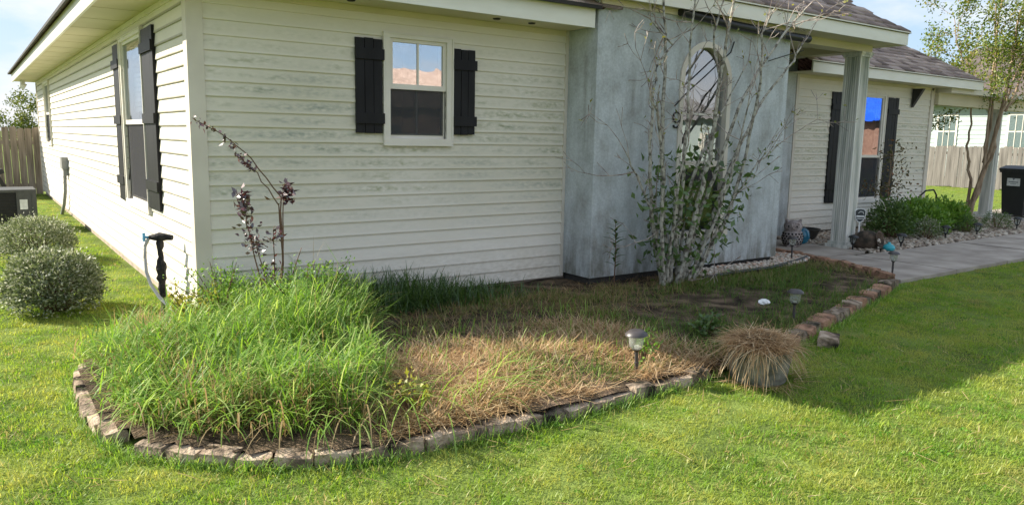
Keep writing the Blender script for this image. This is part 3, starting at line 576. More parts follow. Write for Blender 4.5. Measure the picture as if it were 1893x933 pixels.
# side porch past the wing: beam and post
MB().box((13.56, 1.05, 2.28), (17.6, 1.25, 2.50)).obj('porch_beam', MT['soffit'], house)
MB().box((13.6, .85, 2.50), (17.8, 4.2, 2.585)).obj('side_porch_roof', MT['trim'], house)
def column(x, y, z0, z1, s, fl=6, name='column'):
    root = MB()
    h = s/2; prof = []
    # fluted square shaft
    for side in range(4):
        a = side*math.pi/2; ca, sa = math.cos(a), math.sin(a)
        e = [(-h, -h)]; n = fl
        for k in range(n):
            u0 = -h+.025+(s-.05)*k/n; u1 = -h+.025+(s-.05)*(k+1)/n; g = (u1-u0)*.22
            e += [(u0+g*.4, -h), (u0+g, -h+.012), (u1-g, -h+.012), (u1-g*.4, -h)]
        prof += [(x+p[0]*ca-p[1]*sa, y+p[0]*sa+p[1]*ca) for p in e]
    root.prism(prof, 'z', z0+.08, z1-.06)
    co = root.obj(name, MT['column'], house)
    MB().box((x-h-.05, y-h-.05, z0), (x+h+.05, y+h+.05, z0+.045)).box((x-h-.025, y-h-.025, z0+.045), (x+h+.025, y+h+.025, z0+.085)).obj('base', MT['column'], co)
    MB().box((x-h-.02, y-h-.02, z1-.065), (x+h+.02, y+h+.02, z1-.03)).box((x-h-.035, y-h-.035, z1-.03), (x+h+.035, y+h+.035, z1)).obj('capital', MT['column'], co)
column(8.86, -.05, .04, PZ-.09, .235); column(16.25, 1.15, .03, 2.28, .20)
# shingles: individual tabs joined per slope
def shingles(o, ux, n_rows, length, up_v, clip):
    """o eave origin, ux unit along eave, up_v unit up the slope; clip(u, v) -> bool"""
    o = np.array(o); ux = np.array(ux, float); uv = np.array(up_v, float); uv /= np.linalg.norm(uv); nn = np.cross(ux, uv); nn *= np.sign(nn[2])
    ex = .142; P = []; fcs = []; var = []
    for r in range(n_rows):
        u = -rng.random()*.3
        while u < length:
            wd = rng.uniform(.18, .42); v = r*ex
            if clip(u+wd/2, v+ex/2):
                h0 = rng.uniform(.016, .030); jit = rng.uniform(-.008, .008); b = len(P)
                for (a, c, h) in ((u, v+jit, h0), (u+wd-.006, v+jit, h0), (u+wd-.006, v+ex+.03, .006), (u, v+ex+.03, .006), (u, v+jit, -.002), (u+wd-.006, v+jit, -.002)):
                    P.append(o+ux*a+uv*c+nn*h); var.append(0)
                vv = rng.random(); var[-6:] = [vv]*6
                fcs += [(b, b+1, b+2, b+3), (b+4, b+5, b+1, b), (b+4, b, b+3, b+3), (b+1, b+5, b+2, b+2)]
            u += wd
    F = [q for q in fcs if len(set(q)) == 4]; T = [q[:3] for q in fcs if len(set(q)) == 3]
    return tag(link('shingles', npmesh('shingles', np.array(P), [np.array(F), np.array(T)], np.array(var)), house, MT['shingle_tab']), kind='stuff')
m, t, b = M_('shingle_tabs'); at = node(t, 'ShaderNodeAttribute', attribute_name='var'); g = node(t, 'ShaderNodeNewGeometry'); n = node(t, 'ShaderNodeTexNoise'); n.inputs['Scale'].default_value = 130; t.links.new(g.outputs['Position'], n.inputs['Vector'])
r = node(t, 'ShaderNodeValToRGB'); e = r.color_ramp.elements; e[0].color = (.16, .11, .092, 1); e[1].color = (.44, .32, .27, 1); x = e.new(.5); x.color = (.30, .21, .175, 1); t.links.new(at.outputs['Fac'], r.inputs[0])
mm = node(t, 'ShaderNodeMix', data_type='RGBA', blend_type='MULTIPLY'); mm.inputs[0].default_value = .7; t.links.new(r.outputs[0], mm.inputs[6]); t.links.new(n.outputs['Color'], mm.inputs[7])
r2 = node(t, 'ShaderNodeHueSaturation'); r2.inputs['Value'].default_value = 1.5; r2.inputs['Saturation'].default_value = .7; t.links.new(mm.outputs[2], r2.inputs['Color']); t.links.new(r2.outputs[0], b.inputs['Base Color']); b.inputs['Roughness'].default_value = .95; b.inputs['Specular IOR Level'].default_value = .1
MT['shingle_tab'] = m
ln = math.hypot(1, PR)
shingles((X0, Y0, RZ2), (1, 0, 0), 26, X1-X0, (0, 1, PR), lambda u, v: u < (X1-X0)-v/ln and v/ln < prun and u > v/ln-1.8)
ln2 = math.hypot(1, PITCH_R)
shingles((BX0-.05, BY-.02, RB), (1, 0, 0), 34, BX1-BX0+.07, (0, 1, PITCH_R), lambda u, v: u < (BX1-BX0+.07)-v/ln2 and v/ln2 < rr)
shingles((-.52, -.50, RZ), (1, 0, 0), 24, 4.2, (0, 1, PITCH_R), lambda u, v: u > v/ln2)
# flood light, outlet box and conduit on the sunny wall
fl = MB().tube([(-.30, 14.4, ZS), (-.30, 14.4, ZS-.07)], .05, 10).obj('flood_light', MT['white'], house)
MB().lathe([(.03, 0), (.055, .02), (.075, .10), (.07, .12)], 14, M=Matrix.Translation((-.36, 14.35, ZS-.10)) @ Matrix.Rotation(rad(120), 4, 'Y')).obj('lamp_head', MT['white'], fl)
MB().box((-.11, 9.0, .84), (-.01, 9.35, 1.04)).box((-.085, 9.06, .72), (-.015, 9.22, .84)).obj('outlet_box', MT['grey_plastic'], house)
MB().tube([(-.06, 9.15, .76), (-.065, 9.2, .45), (-.08, 9.4, .2), (-.1, 9.7, 0)], .028, 8).obj('conduit', MT['grey_plastic'], house, smooth=True)
#PART2
# ------------------------------------------------------------------ brick edging
def brick_mesh(l, wd, h, k):
    bm = bmesh.new(); bmesh.ops.create_cube(bm, size=1); bmesh.ops.subdivide_edges(bm, edges=bm.edges[:], cuts=2, use_grid_fill=True)
    for v in bm.verts:
        c = v.co*2; q = Vector(tuple(math.copysign(min(abs(x), 1), x) for x in c))
        ne = sum(1 for x in c if abs(x) > .99)
        s = {1: 1.0, 2: .955, 3: .90}.get(ne, 1)
        v.co = Vector((q.x*l/2*s, q.y*wd/2*s, q.z*h/2*s))+Vector(rng.uniform(-1, 1, 3)*.005)
    me = bpy.data.meshes.new('brick'); bm.to_mesh(me); bm.free(); return me
def bricks_along(name, path, mats, label, l=.2, wd=.105, h=.115, zc=.05, courses=1, gap=-.004, skip=()):
    root = empty(name, (path[0][0], path[0][1], 0), 0, label, 'edging', 'brick borders of the flower bed')
    ms = []
    for k in range(8):
        me = brick_mesh(l*rng.uniform(.90, 1.0), wd*rng.uniform(.9, 1.08), h*rng.uniform(.82, 1.06), k); me.materials.append(mats[k % len(mats)]); ms.append(me)
    P = [Vector((p[0], p[1], 0)) for p in path]; seg = [(P[i+1]-P[i]).length for i in range(len(P)-1)]; tot = sum(seg)
    def at(s):
        for i, q in enumerate(seg):
            if s <= q or i == len(seg)-1: return P[i].lerp(P[i+1], s/q), (P[i+1]-P[i])
            s -= q
    for c in range(courses):
        s = l*.5+c*l*.5; n = 0
        while s < tot:
            p, d = at(s); n += 1
            if n not in skip:
                o = link('brick', ms[int(rng.integers(8))], root, loc=(p.x-path[0][0]+rng.uniform(-.007, .007), p.y-path[0][1]+rng.uniform(-.007, .007), zc-c*h*.9+rng.uniform(-.016, .007)),
                         rot=(rng.uniform(-.07, .07), rng.uniform(-.06, .06), math.atan2(d.y, d.x)+rng.uniform(-.04, .04)+(math.pi if rng.random() < .5 else 0)))
            s += l+gap
    return root
bricks_along('brick_edging', EDGE1, [MT['brick_tan'], MT['brick_brown'], MT['brick_tan']], 'curved row of tan weathered edging bricks in front of the tall weeds and dry straw', skip=(9,), zc=-.004, l=.185, h=.12, wd=.11, gap=-.010)
bricks_along('brick_edging', EDGE2, [MT['brick_red'], MT['brick_brown'], MT['brick_tan']], 'row of brown edging bricks running from the straw planter to the walkway', zc=.03, l=.19, h=.13, wd=.15)
bricks_along('brick_edging', EDGE3, [MT['brick_red']], 'stacked reddish edging bricks along the concrete walkway beside the pebbles', zc=.075, courses=2, l=.22, wd=.11, h=.09)
me = brick_mesh(.19, .15, .085, 0)
tag(link('loose_brick', me, None, MT['brick_tan'], loc=(3.86, -2.98, .035), rot=(.05, -.04, .5)), 'single loose tan brick lying on the lawn outside the border', 'brick')
me = brick_mesh(.16, .15, .19, 0)
tag(link('upright_block', me, None, MT['brick_tan'], loc=(3.22, -2.88, .08), rot=(.03, .05, .4)), 'upright grey block standing just behind the straw planter', 'block')
# ------------------------------------------------------------------ lawn grass: tufts scattered by geometry nodes
def tuft(k):
    N = 26; r = np.sqrt(rng.random(N))*.05; a = rng.random(N)*6.283
    P = np.stack([r*np.cos(a), r*np.sin(a), np.full(N, -.006)], 1)
    v = blades(P, rng.uniform(.014, .038, N), rng.uniform(.0024, .0042, N), rng.random(N)*6.283, rng.uniform(.1, 1.0, N), rng.uniform(.1, 1.2, N), 2)
    me = blade_mesh('grass_tuft', v); me.materials.append(MT['lawn_grass']); return me
def scatter(name, pts, meshes, label, cat, smin, smax, tilt=.15, mat=None, kind='stuff'):
    col = bpy.data.collections.new(name+'_source')
    for me in meshes: o = bpy.data.objects.new(name+'_piece', me); col.objects.link(o)
    pm = bpy.data.meshes.new(name); pm.from_pydata([tuple(p) for p in pts], [], []); ob = link(name, pm)
    ng = bpy.data.node_groups.new(name+'_nodes', 'GeometryNodeTree'); ng.interface.new_socket('Geometry', in_out='INPUT', socket_type='NodeSocketGeometry'); ng.interface.new_socket('Geometry', in_out='OUTPUT', socket_type='NodeSocketGeometry')
    N = ng.nodes; gi = N.new('NodeGroupInput'); go = N.new('NodeGroupOutput'); ip = N.new('GeometryNodeInstanceOnPoints'); ci = N.new('GeometryNodeCollectionInfo')
    ci.inputs['Collection'].default_value = col; ci.inputs['Separate Children'].default_value = True; ci.inputs['Reset Children'].default_value = True; ip.inputs['Pick Instance'].default_value = True
    rv = N.new('FunctionNodeRandomValue'); rv.data_type = 'FLOAT_VECTOR'; rv.inputs[0].default_value = (-tilt, -tilt, 0); rv.inputs[1].default_value = (tilt, tilt, 6.283)
    rs = N.new('FunctionNodeRandomValue'); rs.data_type = 'FLOAT'; rs.inputs[2].default_value = smin; rs.inputs[3].default_value = smax; rs.inputs['Seed'].default_value = 3
    L = ng.links.new; L(gi.outputs[0], ip.inputs['Points']); L(ci.outputs[0], ip.inputs['Instance']); L(rv.outputs[0], ip.inputs['Rotation']); L(rs.outputs[1], ip.inputs['Scale']); L(ip.outputs[0], go.inputs[0])
    md = ob.modifiers.new('scatter', 'NODES'); md.node_group = ng
    return tag(ob, label, cat, kind=kind)
def on_lawn(x, y):
    ok = ~inpoly(x, y, BED)
    ok &= ~((x > -.03) & (x < 13.6) & (y > -.03) & (y < 15)); ok &= ~((x > 6.93) & (x < 25) & (y > -1.93) & (y < 1.92))
    d = np.full(len(x), 9.)
    for E_ in (EDGE1, EDGE2, EDGE3):
        for (a, b) in zip(E_[:-1], E_[1:]):
            ax, ay = a; dx, dy = b[0]-ax, b[1]-ay; t = np.clip(((x-ax)*dx+(y-ay)*dy)/(dx*dx+dy*dy), 0, 1); d = np.minimum(d, np.hypot(x-ax-t*dx, y-ay-t*dy))
    ok &= d > .045
    ok &= np.hypot(x-2.68, y+3.22) > .17
    return ok
def lawn_points(zones):
    out = []
    for (x0, x1, y0, y1, dens) in zones:
        n = int((x1-x0)*(y1-y0)*dens); x = rng.uniform(x0, x1, n); y = rng.uniform(y0, y1, n)
        # keep what the lens and a step to the side could see
        f = (x-CAMP.x)*fw.x+(y-CAMP.y)*fw.y; s = (x-CAMP.x)*r0.x+(y-CAMP.y)*r0.y
        k = (np.abs(s) < f*.78+1.6) & (f > 1.0) & on_lawn(x, y) & (rng.random(n) < np.clip(.8+.5*wav(x, y, 1.3), .35, 1)); x, y = x[k], y[k]
        out.append(np.stack([x, y, ground_z(x, y)], 1))
    return np.concatenate(out)
pts = lawn_points([(-3.2, 4.2, -6, -2, 900), (4.2, 7.5, -6, -1.7, 700), (-3.2, 0, -2, 1.5, 800), (-4, 0, 1.5, 5, 420), (-5, 0, 5, 15, 160), (7.5, 11, -6, -1.7, 420), (11, 20, -6, -1.7, 120), (15, 30, 1.9, 12, 110)])
scatter('lawn_grass', pts, [tuft(k) for k in range(10)], 'short green mown lawn grass around the flower bed and house', 'grass', .8, 1.5)
def rosette():
    N = 14; a = rng.random(N)*6.283; r = rng.random(N)*.03; P = np.stack([r*np.cos(a), r*np.sin(a), rng.uniform(.012, .035, N)], 1)
    me = leaf_mesh('clover', leaves(P, np.stack([np.cos(a), np.sin(a), rng.uniform(.1, .6, N)], 1), rng.uniform(.014, .026, N), rng.uniform(.010, .018, N))); me.materials.append(MT['dkgrass_l']); return me
cp_ = pts[(rng.random(len(pts)) < np.clip(.008+.03*np.clip(wav(pts[:, 0]+9, pts[:, 1], 1.6), 0, 2), 0, .06)) & (pts[:, 0] < 11)]
scatter('lawn_clover', cp_, [rosette() for k in range(4)], 'small clover leaves growing in patches through the lawn', 'clover', .45, .85)
tall = lawn_points([(-3.2, 7.5, -6, -1.7, 26)]); tall = tall[rng.random(len(tall)) < .8]
scatter('lawn_tussocks', tall, [tuft(k) for k in range(4)], 'slightly longer tussocks standing out of the mown lawn', 'grass', 1.5, 2.4, .2)
# fallen straw and dead blades on the lawn
n = 420; x = rng.uniform(-2.5, 5.5, n); y = rng.uniform(-5.6, -2.6, n); k = on_lawn(x, y); x, y = x[k], y[k]; n = len(x)
near = np.hypot(x-2.6, y+3.4)
L_ = rng.uniform(.05, .16, n)
tag(link('straw_litter', blade_mesh('straw_litter', blades(np.stack([x, y, ground_z(x, y)+.04], 1), L_, rng.uniform(.002, .004, n), rng.random(n)*6.28, rng.uniform(1.35, 1.6, n), rng.uniform(-.2, .25, n), 3)), None, MT['straw']), 'loose dry straws scattered over the mown lawn', 'straw', kind='stuff')
def fringe(path, off, n):
    P_ = np.array(path); sg = rng.integers(0, len(P_)-1, n); t = rng.random(n)[:, None]; p = P_[sg]*(1-t)+P_[sg+1]*t; d = P_[sg+1]-P_[sg]; d /= np.linalg.norm(d, axis=1)[:, None]
    return p+np.stack([d[:, 1], -d[:, 0]], 1)*(off+np.abs(rng.normal(0, .03, n)))[:, None]
fp = np.concatenate([fringe(EDGE1, .062, 3000), fringe(EDGE2, .075, 1500)]); n = len(fp); k = rng.random(n) < np.clip(.55+1.2*wav(fp[:, 0], fp[:, 1], 4), .1, 1); fp = fp[k]; n = len(fp)
tag(link('border_grass', blade_mesh('border_grass', blades(np.stack([fp[:, 0], fp[:, 1], ground_z(fp[:, 0], fp[:, 1])], 1), rng.uniform(.03, .10, n), rng.uniform(.0028, .0048, n), rng.random(n)*6.283, rng.uniform(0, .7, n), rng.uniform(.1, 1.2, n), 3, rng.uniform(0, .7, n))), None, MT['weed']), 'longer unmown grass fringe along the foot of the edging bricks', 'grass', kind='stuff')
# ------------------------------------------------------------------ weeds and straw in the bed
def bedpts(n, x0, x1, y0, y1, dens=None):
    x = rng.uniform(x0, x1, n); y = rng.uniform(y0, y1, n); k = inpoly(x, y, BED)
    if dens is not None: k &= rng.random(n) < dens(x, y)
    return x[k], y[k]
def weedmask(x, y):
    # tall weeds: from the left border across the corner of the house
    e = .14+.10*np.sin(5*y)+(y+2.9)*.42
    return np.clip((e-x)/.22, 0, 1)*np.clip(.85+.7*wav(x, y, 2.6), .25, 1)*np.clip((edist(x, y)-np.where(x < -.55, .07, .14))/.06, .0, 1)
def edist(x, y):
    d = np.full(len(x), 9.)
    for (a, b) in zip(EDGE1[:-1], EDGE1[1:]):
        ax, ay = a; dx, dy = b[0]-ax, b[1]-ay; t = np.clip(((x-ax)*dx+(y-ay)*dy)/(dx*dx+dy*dy), 0, 1); d = np.minimum(d, np.hypot(x-ax-t*dx, y-ay-t*dy))
    return d
tx, ty = bedpts(1500, -1.0, 1.6, -2.98, .1, weedmask); nt_ = len(tx); hb = rng.uniform(.62, 1.4, nt_); kk = np.repeat(np.arange(nt_), 42); n = len(kk)
x = tx[kk]+rng.normal(0, .035, n); y = ty[kk]+rng.normal(0, .035, n)
ed_ = edist(x, y); inner = np.clip(.72+ed_/1.2, .6, 1)*hb[kk]
hh = .50*inner*np.clip(.85+.5*wav(x, y, 2.1), .4, 1.35)*np.clip(.62+.5*np.exp(-((x-.65)/.6)**2-((y+.95)/.7)**2), .5, 1.1)*np.where((x < .1) & (y > -1.0), .45, 1)*np.where(x < -.45, .75, 1)
P = np.stack([x, y, bed_z(x, y)-.01], 1)
dead = rng.random(n) < np.clip(.4-ed_*.7, .10, .32)
var = np.where(dead, rng.uniform(.78, 1, n), rng.uniform(0, .74, n))
Lb = hh*rng.uniform(.4, 1.3, n); lean = rng.uniform(.02, .5, n); curl = rng.uniform(.3, 1.9, n)
s1 = blades(P, Lb, rng.uniform(.003, .0075, n), rng.random(n)*6.283, lean, curl, 5, var)
# leafy side blades higher up on the stems
m_ = 11000; k = rng.integers(0, n, m_); Pz = P[k]+np.stack([rng.uniform(-.05, .05, m_), rng.uniform(-.05, .05, m_), hh[k]*rng.uniform(.45, .95, m_)], 1)
s2 = blades(Pz, rng.uniform(.07, .22, m_), rng.uniform(.004, .009, m_), rng.random(m_)*6.283, rng.uniform(.3, 1.3, m_), rng.uniform(.0, 1.6, m_), 4, rng.uniform(.1, .72, m_))
# dead undergrowth
m2 = 3500; k = rng.integers(0, n, m2)
s3 = blades(P[k], hh[k]*rng.uniform(.3, .8, m2), rng.uniform(.002, .005, m2), rng.random(m2)*6.283, rng.uniform(.1, .9, m2), rng.uniform(.0, 1.5, m2), 4, rng.uniform(.80, 1, m2))
kb = rng.random(n) < .10; kf = np.where((ed_ > .15) & (ed_ < .5) & (x > -.6))[0]; kf = kf[rng.integers(0, len(kf), 1500)]
s5 = blades(P[kf]+np.stack([rng.normal(0, .05, 1500), rng.normal(0, .05, 1500), np.zeros(1500)], 1), rng.uniform(.12, .34, 1500), rng.uniform(.002, .005, 1500), rng.random(1500)*6.283, rng.uniform(0, .35, 1500), rng.uniform(0, .8, 1500), 4, rng.uniform(.79, 1, 1500))
# drooping over the border
m3 = 260; xs = rng.uniform(-1.0, 1.0, m3); tt = np.interp(xs, [p[0] for p in EDGE1][1:], [p[1] for p in EDGE1][1:])
s4 = blades(np.stack([xs+.05, tt+rng.uniform(.12, .45, m3), np.full(m3, .06)], 1), rng.uniform(.25, .6, m3), rng.uniform(.004, .008, m3), rng.normal(-1.8, .9, m3), rng.uniform(.1, .5, m3), rng.uniform(.8, 2.4, m3), 6, np.where(rng.random(m3) < .3, .9, rng.uniform(.3, .72, m3)))
kq = rng.integers(0, len(x), 170); s6 = blades(P[kq], hh[kq]*rng.uniform(1.1, 1.6, 170), rng.uniform(.002, .0035, 170), rng.random(170)*6.283, rng.uniform(0, .35, 170), rng.uniform(.1, .8, 170), 6, rng.uniform(.68, .9, 170))
tag(link('tall_weeds', blade_mesh('tall_weeds', s1, s2, s3, s4, s5, s6), None, MT['weed']), 'dense tall bright green weeds spilling over the curved brick border', 'weeds', kind='stuff')
n = 2200; kf = rng.integers(0, len(x), n); lx = x[kf]+rng.normal(0, .12, n); ly = y[kf]+rng.normal(0, .14, n); k = inpoly(lx, ly, BED) & (edist(lx, ly) > .05); lx, ly = lx[k], ly[k]; n = len(lx)
tag(link('leaf_litter', blade_mesh('leaf_litter', blades(np.stack([lx, ly, bed_z(lx, ly)+rng.uniform(.0, .02, n)], 1), rng.uniform(.03, .14, n), rng.uniform(.003, .007, n), rng.random(n)*6.283, rng.uniform(1.2, 1.65, n), rng.uniform(-.3, .4, n), 3, rng.uniform(0, .5, n))), None, MT['straw']), 'brown dead blades littering the soil under the tall weeds', 'litter', kind='stuff')
# darker grass along the shaded wall
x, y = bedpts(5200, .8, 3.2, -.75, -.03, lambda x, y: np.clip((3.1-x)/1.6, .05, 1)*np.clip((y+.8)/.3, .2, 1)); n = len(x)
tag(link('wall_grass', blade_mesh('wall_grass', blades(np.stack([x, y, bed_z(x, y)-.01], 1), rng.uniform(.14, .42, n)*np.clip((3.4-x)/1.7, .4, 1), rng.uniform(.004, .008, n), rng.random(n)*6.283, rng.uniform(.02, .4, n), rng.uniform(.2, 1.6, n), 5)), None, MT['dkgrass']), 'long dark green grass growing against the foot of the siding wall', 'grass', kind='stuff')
# dry straw mat
def strawmask(x, y): 
    return np.clip((x-.05-(y+2.9)*.42)/.3, 0, 1)*np.clip((2.85+.2*wav(x, y, 2)-x)/.3, 0, 1)*np.clip((-1.35+.3*wav(x, y, 1.4)-y)/.35, 0, 1)
x, y = bedpts(38000, .1, 3.1, -2.99, -1.0, lambda x, y: strawmask(x, y)*np.clip(.62+1.5*wav(x, y, 3.1), .08, 1)); n = len(x); z = bed_z(x, y)
sA = blades(np.stack([x, y, z+rng.uniform(0, .035, n)*np.clip(.6+wav(x, y, 4), .15, 1.6)], 1), rng.uniform(.06, .22, n), rng.uniform(.0022, .0048, n), rng.random(n)*6.283, rng.uniform(1.25, 1.7, n), rng.uniform(-.6, .6, n), 3)
k = rng.random(n) < .13
sB = blades(np.stack([x, y, z-.01], 1)[k], rng.uniform(.04, .12, k.sum())*np.clip((y[k]+3.0)/.5, .3, 1), rng.uniform(.0025, .005, k.sum()), rng.random(k.sum())*6.283, rng.uniform(.0, .5, k.sum()), rng.uniform(0, .8, k.sum()), 3)
tag(link('dry_straw', blade_mesh('dry_straw', sA, sB), None, MT['straw']), 'thick mat of dry tan cut grass lying behind the front bricks', 'straw', kind='stuff')
# green blades poking out of the straw and the thin grass of the shaded part
x, y = bedpts(800, .35, 2.9, -2.9, -1.2); n = len(x)
sC = blades(np.stack([x, y, bed_z(x, y)], 1), rng.uniform(.05, .17, n)*np.clip((y+3.1)/.6, .35, 1), rng.uniform(.003, .006, n), rng.random(n)*6.283, rng.uniform(0, .4, n), rng.uniform(.1, 1., n), 4, rng.uniform(.2, .73, n))
tag(link('green_shoots', blade_mesh('green_shoots', sC), None, MT['weed']), 'sparse green grass shoots growing up through the dry straw', 'grass', kind='stuff')
def shmask(x, y): return np.clip(.50+1.3*wav(x, y, 2.3)+.25*np.clip((x-4.5)/1.5, 0, 1), .03, .95)*np.clip((-.5-y)/.25+.35, .15, 1)*(1-np.exp(-((x-1.9)/.75)**2-((y+1.2)/.36)**2)*.95)*np.clip((x-.9)/.5, 0, 1)
x, y = bedpts(80000, .9, 7.1, -2.9, -.12, shmask); k = ~((x > 5.0) & (y > -.80)) ; x, y = x[k], y[k]; n = len(x); z = bed_z(x, y)
dry = np.clip(.5-.9*wav(x, y, 1.1), 0, 1); var = np.clip(rng.normal(.27+.42*dry, .2, n), 0, 1)
sD = blades(np.stack([x, y, z-.008], 1), rng.uniform(.035, .13, n), rng.uniform(.0026, .0055, n), rng.random(n)*6.283, rng.uniform(.05, 1.0, n), rng.uniform(.1, 1.3, n), 3, var)
tag(link('bed_grass', blade_mesh('bed_grass', sD), None, MT['bedgrass']), 'patchy low grass and dead stems over the shaded flower bed', 'grass', kind='stuff')
x, y = bedpts(6000, 1.0, 6.9, -2.8, -.3, lambda x, y: np.clip(.3-1.2*wav(x, y, 1.1), 0, 1)); n = len(x)
tag(link('dead_stems', blade_mesh('dead_stems', blades(np.stack([x, y, bed_z(x, y)+.01], 1), rng.uniform(.05, .18, n), rng.uniform(.002, .004, n), rng.random(n)*6.283, rng.uniform(1.1, 1.6, n), rng.uniform(-.3, .4, n), 3, rng.uniform(0, .55, n))), None, MT['straw']), 'dull brown cut stems strewn over the shaded bed soil', 'stems', kind='stuff')
# ------------------------------------------------------------------ pebbles
def pebble(k):
    bm = bmesh.new(); bmesh.ops.create_icosphere(bm, subdivisions=1, radius=1)
    for v in bm.verts: v.co = Vector((v.co.x*1.25, v.co.y*.95, v.co.z*.62))*rng.uniform(.85, 1.12)
    me = bpy.data.meshes.new('pebble'); bm.to_mesh(me); bm.free(); me.polygons.foreach_set('use_smooth', [True]*len(me.polygons)); return me
def pebmat(name, ramp):
    m, t, b = M_(name); oi = node(t, 'ShaderNodeObjectInfo'); r = node(t, 'ShaderNodeValToRGB'); e = r.color_ramp.elements
    e[0].color = rgb(ramp[0]); e[1].color = rgb(ramp[-1])
    for i, c in enumerate(ramp[1:-1]): x = e.new((i+1)/(len(ramp)-1)); x.color = rgb(c)
    t.links.new(oi.outputs['Random'], r.inputs[0]); t.links.new(r.outputs[0], b.inputs['Base Color']); b.inputs['Roughness'].default_value = .8; b.inputs['Specular IOR Level'].default_value = .2; return m
pm1 = pebmat('pale_pebble', [(.30, .23, .17), (.62, .55, .46), (.46, .38, .30), (.70, .66, .58), (.52, .30, .20), (.55, .50, .44)])
pm2 = pebmat('river_pebble', [(.14, .11, .085), (.46, .39, .31), (.28, .22, .17), (.58, .52, .43), (.34, .25, .18), (.20, .17, .14)])
pa = [pebble(k) for k in range(5)]; pb = [pebble(k) for k in range(5)]
for p in pa: p.materials.append(pm1)
for p in pb: p.materials.append(pm2)
x = rng.uniform(4.95, 7.28, 1500); y = rng.uniform(-.80, -.40, 1500); k = (y > -.80+.24*np.clip((x-6.3)/1, 0, 1)-.05*np.sin(3*x)) & (x < 7.24) & ~((x < 6.72) & (y > -.43)); x, y = x[k], y[k]
x2 = rng.uniform(6.74, 7.26, 900); y2 = rng.uniform(-.45, .1, 900); x = np.append(x, x2); y = np.append(y, y2)
scatter('white_pebbles', np.stack([x, y, bed_z(x, y)+rng.uniform(.0, .035, len(x))], 1), pa, 'strip of pale white pebbles between the stucco wall and black edging', 'pebbles', .013, .030, .5)
x = rng.uniform(8.76, 15.7, 9500); y = rng.uniform(-.6, 1.15, 9500); k = ~((np.abs(x-8.86) < .16) & (np.abs(y+.05) < .16)); x, y = x[k], y[k]
scatter('river_rocks', np.stack([x, y, .02+rng.uniform(.0, .03, len(x))], 1), pb, 'tan and grey river rocks filling the bed beside the walkway', 'rocks', .018, .038, .5)
tag(MB().tube([(4.9, -.86, .075), (5.5, -.85, .085), (6.1, -.83, .08), (6.7, -.72, .085), (7.2, -.58, .09)], .022, 8).obj('plastic_edging', MT['black_plastic'], smooth=True), 'black plastic edging strip holding the white pebbles', 'edging')
# ------------------------------------------------------------------ straw planter
pl = tag(MB().lathe([(.155, 0), (.175, .02), (.195, .14), (.205, .20), (.21, .225), (.185, .23), (.17, .19)], 28).obj('planter', MT['planter'], loc=(2.68, -3.22, -.01), smooth=True), 'round grey concrete planter hidden under a heap of straw', 'planter')
n = 720; a = rng.random(n)*6.283; r = np.sqrt(rng.random(n))*.17
P = np.stack([2.68+r*np.cos(a), -3.22+r*np.sin(a), .235+rng.uniform(0, .07, n)*(1-r/.2)], 1)
st1 = blades(P, rng.uniform(.14, .33, n)*np.clip(1+.45*np.sin(a*2+1)+.3*np.sin(a*5), .4, 1.4), rng.uniform(.0022, .0042, n), a+rng.normal(0, 1.2, n), rng.uniform(1.15, 1.7, n), rng.uniform(.7, 1.9, n), 8)
n = 2400; a = rng.random(n)*6.283; r = np.sqrt(rng.random(n))*.21
st2 = blades(np.stack([2.68+r*np.cos(a), -3.22+r*np.sin(a), .235+rng.uniform(.2, 1.0, n)*.09*(1-(r/.24)**2)], 1), rng.uniform(.06, .20, n), rng.uniform(.0025, .0045, n), rng.random(n)*6.283, rng.uniform(1.3, 1.75, n), rng.uniform(-.3, .7, n), 4)
n = 160; a = rng.random(n)*6.283
st3 = blades(np.stack([2.68+.22*np.cos(a), -3.22+.22*np.sin(a), np.full(n, .02)], 1), rng.uniform(.1, .26, n), rng.uniform(.0022, .004, n), a+rng.normal(0, .7, n), rng.uniform(1.3, 1.55, n), rng.uniform(0, .2, n), 3)
core = MB().lathe([(.16, .215), (.15, .25), (.10, .285), (.03, .30)], 18, (2.68, -3.22, 0)).obj('straw_heap', MT['soil'], smooth=True)
tag(core, 'mop of dry pulled straw heaped over the concrete planter', 'straw')
link('strands', blade_mesh('strands', st1, st2, st3), core, MT['straw'])
n = 14; P = rng.normal(size=(n, 3)); P /= np.linalg.norm(P, axis=1)[:, None]
bm = bmesh.new(); bmesh.ops.create_icosphere(bm, subdivisions=2, radius=.05)
for v in bm.verts: v.co = v.co*rng.uniform(.62, 1.15); v.co.z *= .6
me = bpy.data.meshes.new('crumpled_paper'); bm.to_mesh(me); bm.free()
tag(link('crumpled_paper', me, None, MT['white'], loc=(4.25, -2.1, .12)), 'scrap of crumpled white paper on the shaded bed', 'litter')
